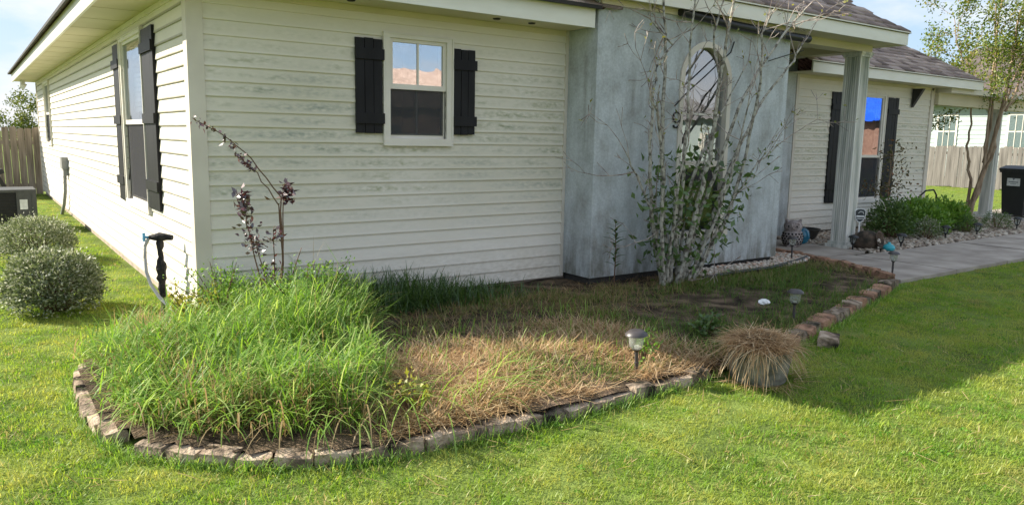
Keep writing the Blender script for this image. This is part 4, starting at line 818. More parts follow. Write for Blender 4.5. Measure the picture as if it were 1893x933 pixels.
# ------------------------------------------------------------------ path lights
def ground_at(x, y): return 0
def round_light():
    r = empty('path_light')
    MB().tube([(0, 0, -.02), (0, 0, .10), (0, 0, .185)], [.010, .012, .012], 10).lathe([(.012, .10), (.015, .102), (.015, .112), (.012, .114)], 10).lathe([(.012, .178), (.022, .19), (.030, .20), (.012, .202)], 12).obj('stake', MT['bronze'], r, smooth=True)
    MB().lathe([(.028, .200), (.042, .212), (.046, .235), (.047, .285), (.044, .285), (.042, .236), (.03, .215)], 16).obj('glass', MT['clear'], r, smooth=True)
    MB().tube([(0, 0, .205), (0, 0, .22)], .016, 8).obj('led', MT['white'], r)
    MB().lathe([(.045, .282), (.072, .288), (.069, .299), (.055, .310), (.046, .318), (.02, .321), (.0, .3215)], 20).obj('cap', MT['bronze'], r, smooth=True); return r
def lantern_light():
    r = empty('path_light')
    MB().tube([(0, 0, -.02), (0, 0, .09)], .012, 8).lathe([(.012, .08), (.028, .095), (.03, .105), (.012, .108)], 10).obj('stake', MT['black_plastic'], r, smooth=True)
    MB().lathe([(.024, .105), (.045, .19), (.042, .19), (.021, .108)], 8).obj('glass', MT['clear'], r)
    m_ = MB()
    for k in range(4): a = k*math.pi/2+.78; m_.tube([(.027*math.cos(a), .027*math.sin(a), .10), (.049*math.cos(a), .049*math.sin(a), .192)], .0065, 5)
    m_.obj('cage', MT['black_plastic'], r)
    MB().lathe([(.05, .188), (.076, .192), (.066, .21), (.04, .225), (.014, .232), (.0, .233)], 16).obj('cap', MT['black_plastic'], r, smooth=True); return r
def copy_tree(o, parent=None):
    c = o.copy(); COL.objects.link(c); c.parent = parent
    for ch in [q for q in bpy.data.objects if q.parent == o]: copy_tree(ch, c)
    return c
ra, la = round_light(), lantern_light()
spots = [(ra, 1.955, -2.845, .02, 1.0, 'bronze round solar light in the sunlit straw behind the front bricks', -.05), (ra, 4.02, -2.56, .04, .93, 'bronze round solar light in the bed beside the straw planter', .04), (ra, 6.98, -1.80, .055, .88, 'bronze round solar light where the two brick rows meet at the walkway', .0), (ra, 7.02, -.48, .06, .9, 'bronze round solar light in the white pebbles beside the owl', .03),
         (la, 8.72, -.30, .03, .95, 'black lantern solar light in front of the fluted porch column', 0), (la, 9.5, -.58, .03, 1.0, 'black lantern solar light beside the tipped clay urn', .02), (la, 11.3, -.36, .03, 1.0, 'black lantern solar light in the rocks before the leafy green bushes', -.03), (la, 12.25, -.42, .03, 1.0, 'black lantern solar light between the two little boxwoods', 0), (la, 13.95, -.36, .03, 1.05, 'black lantern solar light at the end of the rock bed by the driveway', .03)]
seen = set()
for src, x, y, z, s, lab, tl in spots:
    o = src if id(src) not in seen else copy_tree(src); seen.add(id(src))
    o.location = (x, y, z); o.scale = (s, s, s); o.rotation_euler = (tl, tl*.6, rng.random()*3); tag(o, lab, 'solar light', 'solar path lights')
# ------------------------------------------------------------------ porch ornaments
ow = empty('owl_statue', (8.22, .34, .04), -1.0, 'pale terracotta owl statue with round cut out holes on the porch', 'statue')
prof = [(.085, 0), (.115, .02), (.145, .09), (.148, .15), (.13, .21), (.112, .235), (.125, .27), (.128, .31), (.11, .35), (.07, .375), (.0, .385)]
MB().lathe(prof, 22).obj('body', MT['owl'], ow, smooth=True)
def prof_r(z): return float(np.interp(z, [p[1] for p in prof], [p[0] for p in prof]))
for k, z in enumerate((.05, .085, .12, .155, .19)):
    for j in range(9):
        a = -math.pi/2+(j-4)*.36+(.18 if k % 2 else 0); rr_ = prof_r(z)
        MB().lathe([(.015, -.004), (.015, .004)], 8, M=Matrix.Translation((rr_*math.cos(a), rr_*math.sin(a), z)) @ Matrix.Rotation(a, 4, 'Z') @ Matrix.Rotation(math.pi/2, 4, 'Y')).obj('hole', MT['owlhole'], ow)
for s in (-1, 1):
    a = -math.pi/2+s*.42; Mx = Matrix.Translation((.122*math.cos(a), .122*math.sin(a), .30)) @ Matrix.Rotation(a, 4, 'Z') @ Matrix.Rotation(math.pi/2, 4, 'Y')
    e_ = MB().lathe([(.055, -.01), (.056, .006), (.046, .012), (.042, .006), (.03, .006), (.028, .014), (.018, .015)], 18, M=Mx).obj('eye', MT['owl'], ow, smooth=True)
    MB().lathe([(.013, .014), (.012, .019), (.0, .021)], 10, M=Mx).obj('pupil', MT['owlhole'], e_)
    MB().tube([(s*.075, -.03, .355), (s*.098, -.035, .385), (s*.112, -.04, .40)], [.035, .02, .004], 8).obj('ear_tuft', MT['owl'], ow, smooth=True)
    MB().tube([(s*.04, -.09, .012), (s*.045, -.13, .01)], [.03, .022], 8).obj('foot', MT['owl'], ow, smooth=True)
MB().tube([(0, -.12, .29), (0, -.145, .27), (0, -.14, .25)], [.018, .014, .003], 8).obj('beak', MT['owl'], ow, smooth=True)
gb = tag(MB().lathe([(.04, 0), (.09, .03), (.118, .09), (.12, .13), (.10, .20), (.06, .235), (.0, .245)], 24).obj('glass_ball', MT['blueglaze'], loc=(8.62, .46, .035), smooth=True), 'dark blue glazed garden ball beside the owl statue', 'ornament')
bw = tag(MB().lathe([(.10, 0), (.16, .06), (.20, .16), (.215, .17), (.215, .185), (.19, .18), (.15, .07), (.0, .04)], 22).obj('bowl_planter', plain('dark_bowl', (.05, .045, .04), .7), loc=(9.12, .72, .03), smooth=True), 'dark shallow bowl planter behind the blue garden ball', 'planter')
ur = empty('clay_urn', (8.98, -.36, .155), 0, 'mossy brown clay urn lying on its side in the river rocks', 'urn')
Mx = Matrix.Rotation(rad(-84), 4, 'Z') @ Matrix.Rotation(rad(76), 4, 'Y') @ Matrix.Scale(.86, 4)
MB().lathe([(.08, -.26), (.13, -.22), (.175, -.08), (.178, .02), (.15, .11), (.108, .155), (.10, .175), (.135, .20), (.14, .215), (.115, .215), (.09, .17), (.0, .12)], 26, M=Mx).obj('body', MT['urn'], ur, smooth=True)
for k in range(9):
    q = Mx @ Vector((rng.uniform(.0, .05), rng.uniform(-.05, .05), .165+rng.uniform(0, .02))); link('pebble', pa[k % 5], ur, loc=q, scale=(.02, .02, .02))
tq = tag(MB().lathe([(.04, 0), (.075, .02), (.085, .05), (.065, .085), (.03, .10), (.018, .125), (.0, .13)], 20).obj('gourd_ornament', MT['turq'], loc=(9.13, -.60, .03), smooth=True), 'small turquoise gourd ornament in front of the clay urn', 'ornament')
sg = empty('yard_sign', (8.98, -.22, .02), rad(-42), 'dark shield shaped security sign on a white stake by the column', 'sign')
MB().tube([(0, 0, -.02), (0, 0, .40)], .011, 8).obj('stake', MT['white'], sg)
shp = [(0, .0), (.05, .045), (.075, .11), (.078, .19), (.05, .215), (0, .222), (-.05, .215), (-.078, .19), (-.075, .11), (-.05, .045)]
MB().prism([(p[0], .37+p[1]) for p in shp], 'y', -.006, .006).obj('rim', MT['white'], sg)
MB().prism([(p[0]*.86, .37+.016+p[1]*.86) for p in shp], 'y', -.009, .0085).obj('panel', plain('dark_sign_panel', (.05, .055, .06), .4), sg)
MB().box((-.055, -.011, .465), (.055, -.0095, .485)).box((-.045, -.011, .437), (.045, -.0095, .446)).obj('lettering', MT['white'], sg)
MB().tube([(-.03, -.011, .52), (0, -.011, .545), (.035, -.011, .535), (.045, -.011, .505)], [.003, .006, .006, .002], 5).obj('emblem', MT['white'], sg)
sb = empty('stake_light', (8.95, -.30, .02), 0, 'tiny turquoise topped stake standing at the foot of the column', 'stake')
MB().tube([(0, 0, -.02), (0, 0, .16)], .014, 8).obj('stake', MT['black_plastic'], sb); MB().lathe([(.02, .155), (.04, .165), (.042, .19), (.02, .20)], 14).obj('cap', MT['turq'], sb, smooth=True)
# ------------------------------------------------------------------ yard tap with foam wrapped pipe and hose
tp = empty('yard_tap', (-.17, .55, 0), 0, 'black foam wrapped standpipe tap standing in front of the sunlit wall', 'tap')
zz = np.linspace(.02, .64, 22); MB().tube([(rng.uniform(-.004, .004), rng.uniform(-.004, .004), z) for z in zz], [.016 if z < .14 else .027+.004*math.sin(z*47+2*math.sin(z*19))+rng.uniform(-.005, .006)+(.012 if .30 < z < .46 else 0) for z in zz], 10).obj('pipe_wrap', MT['foam'], tp, smooth=True)
RX = lambda s, z, f=0: (r0.x*s+fw.x*f, r0.y*s+fw.y*f, z)
MB().tube([RX(-.085, .655), RX(-.05, .655), RX(0, .66), RX(.05, .66), RX(.105, .655)], [.018, .026, .038, .028, .022], 10).obj('cross_pipe', MT['foam'], tp, smooth=True)
v_ = MB().tube([RX(-.085, .655), RX(-.13, .655)], .011, 6); v_.tube([RX(-.13, .62), RX(-.13, .69)], .012, 6); v_.obj('valve', plain('blue_valve', (.10, .30, .50), .4), tp)
tag(MB().tube([(-.17+q[0], .55+q[1], q[2]) for q in (RX(-.095, .64), RX(-.125, .58), RX(-.13, .48), RX(-.115, .37, -.02), RX(-.07, .27, -.05), RX(.01, .17, -.08), RX(.12, .09, -.12), RX(.24, .05, -.2), RX(.35, .06, -.3))], .014, 8).obj('garden_hose', MT['hose'], smooth=True), 'grey hose drooping from the black foam wrapped tap', 'hose')
# ------------------------------------------------------------------ shrubs
def dome_bush(name, loc, rx, ry, rz, n, ll, mat, label, group=None, stems=26, cat='bush', flat=.25, shell=.35, lw=.5, core=False):
    root = empty(name, loc, 0, label, cat, group)
    d = rng.normal(size=(n, 3)); d[:, 2] = np.abs(d[:, 2])*1.0-flat; d /= np.linalg.norm(d, axis=1)[:, None]
    rr_ = 1-shell*rng.random(n)**1.6
    b = 1+.17*wav(d[:, 0]*2.2+loc[0], d[:, 1]*2.2+d[:, 2]*1.7, 2.0)+.06*rng.normal(size=n)+.25*(rng.random(n) < .012)
    P = d*(rr_*b)[:, None]*np.array([rx, ry, rz])+np.array([0, 0, rz*.42]); P[:, 2] = np.maximum(P[:, 2]*1.0, .02)
    D = d+rng.normal(size=(n, 3))*.7+np.array([0, 0, .35])
    link('foliage', leaf_mesh('foliage', leaves(P, D, ll*rng.uniform(.6, 1.3, n), ll*lw*rng.uniform(.7, 1.2, n))), root, mat)
    m_ = MB()
    for k in range(stems):
        q = P[rng.integers(n)]; m_.tube([(q[0]*.08, q[1]*.08, -.02), (q[0]*.45, q[1]*.45, q[2]*.5), (q[0]*.9, q[1]*.9, q[2]*.92)], [.011, .007, .003], 5, False)
    m_.obj('stems', MT['twig'], root); return root
dome_bush('round_shrub', (-.90, 1.22, 0), .37, .40, .37, 14000, .031, MT['bush'], 'clipped round shrub with silvery leaves on the sunlit lawn, nearer the yard tap', 'round shrubs along the sunlit wall', 60)
dome_bush('round_shrub', (-.84, 4.3, 0), .42, .5, .36, 11000, .028, MT['bush'], 'clipped round shrub with silvery leaves between the air conditioner and the other shrub', 'round shrubs along the sunlit wall', 40)
# branching helper
def grow(p, d, length, r, depth, tubes, tips, spread=.5, up=.12, n=4):
    pts = [p.copy()]; rs = [r]; seg = max(2, int(length/.12)); q = p.copy(); dd = d.normalized()
    for i in range(seg):
        dd = (dd+Vector(rng.normal(size=3))*.16+Vector((0, 0, up))*.25).normalized(); q = q+dd*(length/seg); pts.append(q.copy()); rs.append(r*(1-.55*(i+1)/seg))
        if depth > 0 and i >= 1 and rng.random() < .55:
            sd = (dd+Vector(rng.normal(size=3))*spread*1.2).normalized(); grow(q, sd, length*rng.uniform(.35, .6), rs[-1]*.7, depth-1, tubes, tips, spread, up)
    tubes.append((pts, rs)); tips.append((q.copy(), dd.copy()))
    if depth > 0:
        for k in range(2): grow(q, (dd+Vector(rng.normal(size=3))*spread).normalized(), length*rng.uniform(.4, .65), rs[-1]*.85, depth-1, tubes, tips, spread, up)
# lichen-grey bare shrub before the stucco
SH = [([(4.37, .06), (4.11, .82), (3.95, 1.15), (3.78, 1.40)], -.78, .017), ([(4.29, .06), (4.17, .55), (4.10, 1.15), (4.02, 1.62), (3.93, 1.82), (3.83, 1.92)], -.95, .020), ([(4.35, .06), (4.17, .77), (4.18, 1.30), (4.18, 1.99), (4.26, 2.25), (4.46, 2.47), (4.19, 2.70)], -.70, .020),
      ([(4.41, .06), (4.44, .75), (4.48, 1.57), (4.52, 2.11), (4.46, 2.58), (4.48, 2.95)], -.88, .020), ([(4.49, .06), (4.61, .75), (4.76, 1.36), (4.78, 1.91), (4.83, 2.50), (4.88, 3.0)], -1.02, .028), ([(4.59, .06), (4.77, .74), (4.91, 1.13), (5.19, 1.87), (5.59, 2.34), (5.93, 2.71), (6.19, 2.97)], -.92, .022),
      ([(4.66, .06), (5.03, .73), (5.41, 1.47), (5.91, 2.07), (6.31, 2.45), (6.46, 2.64)], -.80, .020), ([(4.70, .06), (5.16, .78), (5.37, 1.42), (5.43, 2.16), (5.38, 2.61), (5.53, 2.9)], -1.0, .020), ([(4.53, .06), (4.55, .64), (4.81, 1.30), (5.12, 1.70), (5.16, 2.15), (5.03, 2.63), (5.17, 2.97)], -.74, .021),
      ([(4.74, .06), (5.13, .55), (5.37, .95), (5.70, 1.30), (6.17, 1.54)], -.86, .015), ([(4.35, .06), (4.30, .60), (4.28, 1.03), (4.38, 1.63)], -.98, .018), ([(4.46, .06), (4.40, .9), (4.36, 1.8), (4.42, 2.5), (4.36, 2.9)], -.66, .026), ([(4.62, .06), (4.85, .8), (4.98, 1.4), (5.02, 2.0)], -1.1, .016), ([(4.58, .06), (4.70, .6), (4.95, 1.0), (5.3, 1.75), (5.75, 2.3)], -.64, .016), ([(4.3, .05), (4.25, .5), (4.2, .95)], -.82, .014), ([(4.68, .05), (4.9, .5), (5.05, .85)], -.95, .014)]
shrub = empty('bare_shrub', (4.52, -.84, .04), 0, 'tall bare multi stemmed shrub with pale lichen bark before the stucco bay', 'shrub')
twigs = []; tips = []; stems_pts = []
O = Vector((4.52, -.84, .04))
for pts2, y, r in SH:
    n = len(pts2); P3 = []
    for i, (x, z) in enumerate(pts2):
        t = i/(n-1); P3.append(Vector((x+rng.uniform(-.01, .01), -.84+(y+.84)*(1.0 if i else .5)*(.5+.9*t)+rng.uniform(-.03, .03), z))-O)
    # resample with a little wobble
    Q = []; 
    for i in range(n-1):
        for k in range(4): Q.append(P3[i].lerp(P3[i+1], k/4)+Vector(rng.normal(size=3))*.007)
    Q.append(P3[-1]); rs = [1.12*r*(1-.64*i/(len(Q)-1)) for i in range(len(Q))]
    MB().tube(Q, rs, 7).obj('stem', MT['bark_pale'], shrub, smooth=True); stems_pts += Q
    for i in range(len(Q)//3, len(Q), 1):
        if rng.random() < .62:
            d = ((Q[i]-Q[i-1]).normalized()+Vector(rng.normal(size=3))*Vector((1, .6, .7)).length*.42+Vector((0, 0, .1))); grow(Q[i], d, rng.uniform(.10, .34)*(1 if i > len(Q)//2 else .55), rs[i]*.5, 1, twigs, tips, .55, .25)
    grow(Q[-1], Q[-1]-Q[-2], rng.uniform(.3, .55), rs[-1]*.9, 2, twigs, tips, .7, .12)
    grow(Q[-4], (Q[-4]-Q[-5])+Vector(rng.normal(size=3))*.12, rng.uniform(.3, .5), rs[-4]*.7, 2, twigs, tips, .7, .12)
m_ = MB()
for p, r in twigs: m_.tube(p, [max(x, .0028) for x in r], 4, False)
tag(m_.obj('twigs', noise_mat('grey_pink_twigs', (.14, .10, .085), (.52, .44, .38), 12, .85), shrub), kind='stuff')
lo = [q for q in stems_pts if .25 < q.z < 1.35 and q.x > -.4]; n = 640; P = np.array([lo[rng.integers(len(lo))] for _ in range(n)])+rng.normal(size=(n, 3))*np.array([.11, .08, .09])
link('leaves', leaf_mesh('leaves', leaves(P, rng.normal(size=(n, 3))+np.array([0, 0, -.1]), rng.uniform(.06, .125, n), rng.uniform(.03, .058, n))), shrub, MT['leaf'])
tt_ = [t for t in tips if t[0].z > 1.3]; n = 130; k = rng.integers(0, len(tt_), n); P = np.array([tt_[i][0] for i in k])+rng.normal(size=(n, 3))*.015
link('young_leaves', leaf_mesh('young_leaves', leaves(P, rng.normal(size=(n, 3))+np.array([0, 0, .6]), rng.uniform(.03, .06, n), rng.uniform(.018, .032, n))), shrub, MT['leaf_yellow'])
# small lance leaved weed by the stucco corner
def stem_weed(name, loc, h, label, mat, nl=26, ll=.13, lw=.022):
    root = empty(name, loc, 0, label, 'plant'); MB().tube([(0, 0, -.03), (.01, 0, h*.5), (.0, .01, h)], [.007, .006, .003], 6).obj('stem', MT['twig'], root)
    z = np.linspace(h*.3, h, nl); a = np.arange(nl)*2.4; P = np.stack([z*0, z*0, z], 1); az_ = a
    s = blades(P, ll*np.interp(z, [h*.3, h*.7, h], [.8, 1.1, .7]), np.full(nl, lw), az_, np.full(nl, .75), np.full(nl, .9), 5); link('leaves', blade_mesh('leaves', s), root, mat); return root
stem_weed('lance_leaf_weed', (3.82, -.63, .05), .66, 'upright dark green weed with lance leaves at the stucco corner', MT['dkgrass'], 26, .14, .028)
# purple leaved plant with long arching canes, at the house corner
pp = empty('purple_shrub', (.32, -.72, .06), 0, 'thin purple leaved shrub with long arching canes by the house corner', 'shrub')
canes = [[(0, 0, 0), (.10, .0, .55), (.10, .01, 1.0), (-.10, .01, 1.28), (-.28, .02, 1.44), (-.45, .02, 1.53)], [(0, 0, 0), (.09, -.03, .5), (.07, -.04, .95), (-.08, -.04, 1.18), (-.2, -.05, 1.29)], [(0, 0, 0), (-.06, .02, .4), (-.13, .03, .75), (-.17, .03, 1.0)], [(0, 0, 0), (.11, .03, .5), (.13, .05, .95), (.16, .05, 1.05)], [(0, 0, 0), (.03, -.03, .35), (.02, -.05, .78)], [(0, 0, 0), (-.03, -.03, .4), (-.10, -.04, .7)], [(0, 0, 0), (.18, .0, .45), (.25, .02, .62)]]
for c in canes:
    Q = []
    for i in range(len(c)-1):
        for k in range(4): Q.append(Vector(c[i]).lerp(Vector(c[i+1]), k/4)+Vector(rng.normal(size=3))*.004)
    Q.append(Vector(c[-1])); MB().tube(Q, [.007*(1-.65*i/len(Q)) for i in range(len(Q))], 5).obj('cane', MT['twig'], pp, smooth=True)
def lf(base, n, sg, l0=.05): 
    P = np.array(base)[rng.integers(0, len(base), n)]+rng.normal(size=(n, 3))*sg; return leaves(P, rng.normal(size=(n, 3))+np.array([0, 0, .2]), rng.uniform(.7, 1.2, n)*l0, rng.uniform(.4, .6, n)*l0)
ptsA = [(-.17, .03, 1.02), (-.16, .03, .96), (-.15, .03, .90), (.16, .05, 1.06), (.14, .05, .99), (.17, .05, 1.02)]; ptsB = [tuple(Vector((-.10, .01, 1.28)).lerp(Vector((-.45, .02, 1.53)), k/10)) for k in range(3, 11)]+[tuple(Vector((-.1, -.04, 1.2)).lerp(Vector((-.2, -.05, 1.29)), k/4)) for k in range(5)]
ptsC = [(-.1, .02, .7), (-.12, .03, .78), (.03, -.05, .72), (-.09, -.04, .66), (.0, -.03, .5), (-.02, 0, .4)]
link('leaves', leaf_mesh('leaves', lf(ptsA, 150, .024, .055), lf(ptsB, 90, .013, .038), lf(ptsC, 170, .035, .045)), pp, MT['leaf_purple'])
def leafy_weed(name, loc, label, n, ext, ll, mat, stems=10, lw=.45):
    root = empty(name, loc, 0, label, 'plant'); m_ = MB(); Ps = []; Ds = []
    for k in range(stems):
        a = rng.random()*6.283; r = rng.uniform(.3, 1); tip = Vector((ext[0]*r*math.cos(a), ext[1]*r*math.sin(a), ext[2]*rng.uniform(.6, 1))); mid = tip*.5+Vector((0, 0, ext[2]*.15)); m_.tube([(0, 0, -.02), mid, tip], [.005, .004, .002], 4, False)
        for j in range(n//stems):
            t = rng.uniform(.3, 1); q = (mid*2*t if t < .5 else mid.lerp(tip, t*2-1))+Vector(rng.normal(size=3))*.025; Ps.append(q); Ds.append(rng.normal(size=3)+np.array([0, 0, .4]))
    m_.obj('stems', MT['twig'], root); Ps = np.array(Ps); N = len(Ps); link('leaves', leaf_mesh('leaves', leaves(Ps, np.array(Ds), ll*rng.uniform(.6, 1.3, N), ll*lw*rng.uniform(.8, 1.2, N))), root, mat); return root
leafy_weed('leafy_weed', (.05, -.42, .05), 'small leaved pale green weed hugging the beige corner post', 900, (.36, .25, .52), .026, MT['leaf_bright'], 18)
leafy_weed('leafy_weed', (.45, -1.05, .05), 'leafy weed rising among the tall grass below the purple shrub', 1100, (.45, .35, .62), .03, MT['leaf_bright'], 20)
leafy_weed('leafy_weed', (-.2, -.7, .05), 'yellow tipped weed between the house corner and the lawn', 260, (.3, .3, .45), .045, MT['leaf_yellow'], 10)
leafy_weed('leafy_weed', (.42, -2.72, .05), 'low round leaved seedling behind the front bricks at the weed edge', 160, (.14, .12, .22), .03, MT['leaf_yellow'], 8, .8)
leafy_weed('leafy_weed', (2.12, -2.72, .05), 'green leafy seedling beside the sunlit solar light', 150, (.14, .12, .24), .035, MT['leaf_bright'], 8)
leafy_weed('leafy_weed', (3.05, -2.45, .05), 'dark broad leaved weed behind the straw planter', 220, (.2, .16, .16), .05, MT['leaf'], 9, .5)
# ------------------------------------------------------------------ plants of the rock bed
dome_bush('leafy_bush', (11.6, .25, .02), .62, .42, .42, 4200, .075, MT['leaf_bright'], 'spreading bright green bush under the wing window', 'green bushes in the rock bed', 24, shell=.6)
dome_bush('leafy_bush', (10.55, .15, .02), .40, .32, .46, 2600, .055, MT['leaf'], 'darker green bush next to the clay urn', 'green bushes in the rock bed', 24, shell=.6)
dome_bush('leafy_bush', (12.75, .35, .02), .5, .4, .38, 2600, .075, MT['leaf_bright'], 'low bright green bush at the wing corner beyond the window', 'green bushes in the rock bed', 20, shell=.6)
dome_bush('leafy_bush', (11.0, -.22, .02), .22, .2, .26, 1200, .03, MT['bush'], 'small grey green bush at the walkway edge of the rock bed', 'green bushes in the rock bed', 16)
dome_bush('boxwood', (12.6, -.12, .02), .2, .2, .22, 1300, .026, MT['leaf'], 'little round boxwood below the crape myrtle trunk', 'little boxwoods', 12)
dome_bush('boxwood', (13.7, -.12, .02), .26, .24, .25, 1500, .026, MT['leaf'], 'little round boxwood nearer the driveway', 'little boxwoods', 12)
jm = empty('young_maple', (10.95, .42, .02), 0, 'small reddish leaved maple leaning in front of the wing window', 'tree'); tubes = []; tips = []
grow(Vector((0, 0, 0)), Vector((.25, -.1, 1)), .75, .028, 2, tubes, tips, .7, .1)
for p, r in tubes: MB().tube(p, [max(x, .004) for x in r], 5, False).obj('branch', MT['bark_tan'], jm, smooth=True)
T_ = np.array([t[0] for t in tips]); n = 420; P = T_[rng.integers(0, len(T_), n)]+rng.normal(size=(n, 3))*np.array([.13, .13, .07])
link('leaves', leaf_mesh('leaves', leaves(P, rng.normal(size=(n, 3))+np.array([0, 0, -.2]), rng.uniform(.04, .08, n), rng.uniform(.02, .035, n))), jm, foliage('bronze_leaves', [(0, (.07, .08, .02)), (.6, (.12, .10, .03)), (1, (.22, .10, .04))], .35, .05))
tag(MB().tube([(13.1, 1.02, .55), (13.15, .92, .68), (13.3, .85, .70), (13.42, .85, .60), (13.45, .85, .35), (13.45, .85, .02)], .016, 8).obj('iron_hook', MT['black_metal'], smooth=True), 'black curved iron hook at the end of the wing wall', 'hook')
# crape myrtle
cm = empty('crape_myrtle', (15.3, 1.1, .0), 0, 'multi trunk crape myrtle with sparse yellow green crown beside the driveway', 'tree')
tubes = []; tips = []
STM = [([(0, -.05), (.2, .6), (.4, 1.27), (.64, 2.3), (.73, 3.2), (.8, 4.2)], 0, .062), ([(-.02, 0), (.07, .7), (-.02, 1.2), (-.1, 1.5), (-.04, 1.95), (-.13, 2.6), (-.35, 3.3)], .12, .036), ([(.04, .1), (.14, .6), (.25, 1.2), (.2, 1.7), (.23, 2.4), (.2, 3.4), (.1, 4.3)], -.1, .036),
       ([(.38, 1.2), (.48, 1.9), (.48, 2.8), (.37, 3.9), (.42, 4.7)], .15, .03), ([(.62, 2.2), (.87, 2.8), (1.15, 3.5), (1.3, 4.3)], -.12, .026), ([(.02, 0), (.12, .8), (.3, 1.5), (.36, 2.1), (.62, 2.9), (.95, 3.8)], -.28, .034), ([(-.1, 2.5), (-.3, 3.0), (-.55, 3.6), (-.7, 4.1)], .2, .02)]
for pts2, dep, r in STM:
    Q = []
    for i in range(len(pts2)-1):
        for k in range(3):
            t = k/3; s = .8*(pts2[i][0]*(1-t)+pts2[i+1][0]*t); z = pts2[i][1]*(1-t)+pts2[i+1][1]*t; f_ = dep*min(1, z/1.5); Q.append(Vector((r0.x*s+fw.x*f_, r0.y*s+fw.y*f_, z))+Vector(rng.normal(size=3))*.012)
    s, z = pts2[-1]; s *= .8; Q.append(Vector((r0.x*s+fw.x*dep, r0.y*s+fw.y*dep, z)))
    rs = [r*(1-.7*i/(len(Q)-1)) for i in range(len(Q))]
    MB().tube(Q, rs, 8).obj('trunk', MT['bark_tan'], cm, smooth=True)
    for i in range(2, len(Q)):
        if Q[i].z > 2.1 and rng.random() < .8: grow(Q[i], (Q[i]-Q[i-1]).normalized()*.6+Vector(rng.normal(size=3))*.7+Vector((0, 0, .2)), rng.uniform(.4, .85), rs[i]*.5, 1, tubes, tips, .5, .15)
m_ = MB()
for p, r in tubes: m_.tube(p, [max(x, .004) for x in r], 4, False)
tag(m_.obj('branches', MT['bark_tan'], cm), kind='stuff')
B_ = np.array([q for p, r in tubes for q in p[1:]]+[t[0] for t in tips]*2); n = 9500; P = B_[rng.integers(0, len(B_), n)]+rng.normal(size=(n, 3))*.09
link('crown', leaf_mesh('crown', leaves(P, rng.normal(size=(n, 3))+np.array([0, 0, .1]), rng.uniform(.045, .085, n), rng.uniform(.025, .042, n))), cm, MT['leaf_crape'])
# low timber by the tree, bin
tag(MB().box((-.5, -.06, 0), (.5, .06, .13)).obj('timber', MT['fence'], loc=(16.0, 1.72, .02), rot=(0, 0, .1)), 'short dark landscape timber lying behind the crape myrtle', 'timber')
bn = empty('trash_bin', (17.15, .82, .03), rad(-18), 'black wheeled trash bin with a white label by the driveway post', 'bin')
bmesh_ = MB(); a_, b_ = .24, .30
bmesh_.add([(-a_, -a_, .04), (a_, -a_, .04), (a_, a_, .04), (-a_, a_, .04), (-b_, -b_, .98), (b_, -b_, .98), (b_, b_, .98), (-b_, b_, .98)], [(0, 3, 2, 1), (4, 5, 6, 7), (0, 1, 5, 4), (1, 2, 6, 5), (2, 3, 7, 6), (3, 0, 4, 7)]).obj('body', MT['black_plastic'], bn)
MB().prism([(-.34, .98), (.36, .98), (.36, 1.02), (.1, 1.09), (-.15, 1.09), (-.34, 1.03)], 'y', -.33, .33).obj('lid', MT['black_plastic'], bn)
MB().box((-.325, -.325, .94), (.325, .325, .978)).obj('rim', MT['black_plastic'], bn)
for s in (-1, 1): MB().lathe([(.10, -.03), (.12, -.02), (.12, .02), (.10, .03)], 16, M=Matrix.Translation((.22, s*.26, .11)) @ Matrix.Rotation(math.pi/2, 4, 'X')).obj('wheel', MT['black_plastic'], bn)
lb = MB().box((-.012, -.15, .66), (-.004, .15, .85)); lo_ = lb.obj('label_plate', MT['white'], bn); lo_.location = (-.278, 0, 0)
gm = plain('grey_print', (.16, .17, .19), .6); MB().prism([(0, .835), (.028, .81), (0, .785), (-.028, .81)], 'x', -.0145, -.0125).obj('emblem', gm, lo_)
MB().box((-.0145, -.11, .735), (-.0125, .11, .752)).box((-.0145, -.07, .70), (-.0125, .07, .711)).obj('lettering', gm, lo_)
# ------------------------------------------------------------------ left yard: fence, air conditioner, far tree
fmesh = []
for k in range(6):
    wd = .138; fmesh.append(MB().prism([(0, 0), (wd, 0), (wd, 1.7), (wd-.02, 1.73+rng.uniform(-.01, .02)), (.02, 1.73), (0, 1.7)], 'y', 0, .02).mesh('board')); fmesh[-1].materials.append(MT['fence'])
fn = empty('wooden_fence', (.0, 15.0, -.2), 0, 'weathered tall board fence at the rear corner of the sunlit wall', 'fence')
for k in range(30): link('board', fmesh[k % 6], fn, loc=(-.15-k*.146+rng.uniform(-.004, .004), rng.uniform(-.01, .01), rng.uniform(-.03, .03)+.0), rot=(rng.uniform(-.02, .02), rng.uniform(-.015, .015), 0))
for z in (.35, 1.35): MB().box((-4.5, .025, z), (0, .065, z+.09)).obj('rail', MT['fence'], fn)
ac = empty('air_conditioner', (-.96, 7.9, 0), 0, 'grey outdoor air conditioner unit behind the round shrubs', 'air conditioner')
acm = plain('ac_grey', (.08, .08, .078), .55); MB().box((-.36, -.36, .0), (.36, .36, .05)).box((-.36, -.36, .56), (.36, .36, .60)).obj('casing', acm, ac)
for sx in (-1, 1):
    for sy in (-1, 1): MB().box((sx*.33-.03, sy*.33-.03, .05), (sx*.33+.03, sy*.33+.03, .56)).obj('corner_post', acm, ac)
MB().box((.10, -.352, .05), (.30, -.342, .56)).obj('side_panel', acm, ac)
MB().box((.14, -.358, .30), (.24, -.353, .45)).obj('label_plate', MT['white'], ac)
MB().box((-.3, -.31, .05), (.3, .31, .56)).obj('coil', MT['black_plastic'], ac)
for k in range(11):
    z = .08+k*.044; MB().box((-.30, -.345, z), (.10, -.335, z+.012)).obj('louvre', MT['drip'], ac)
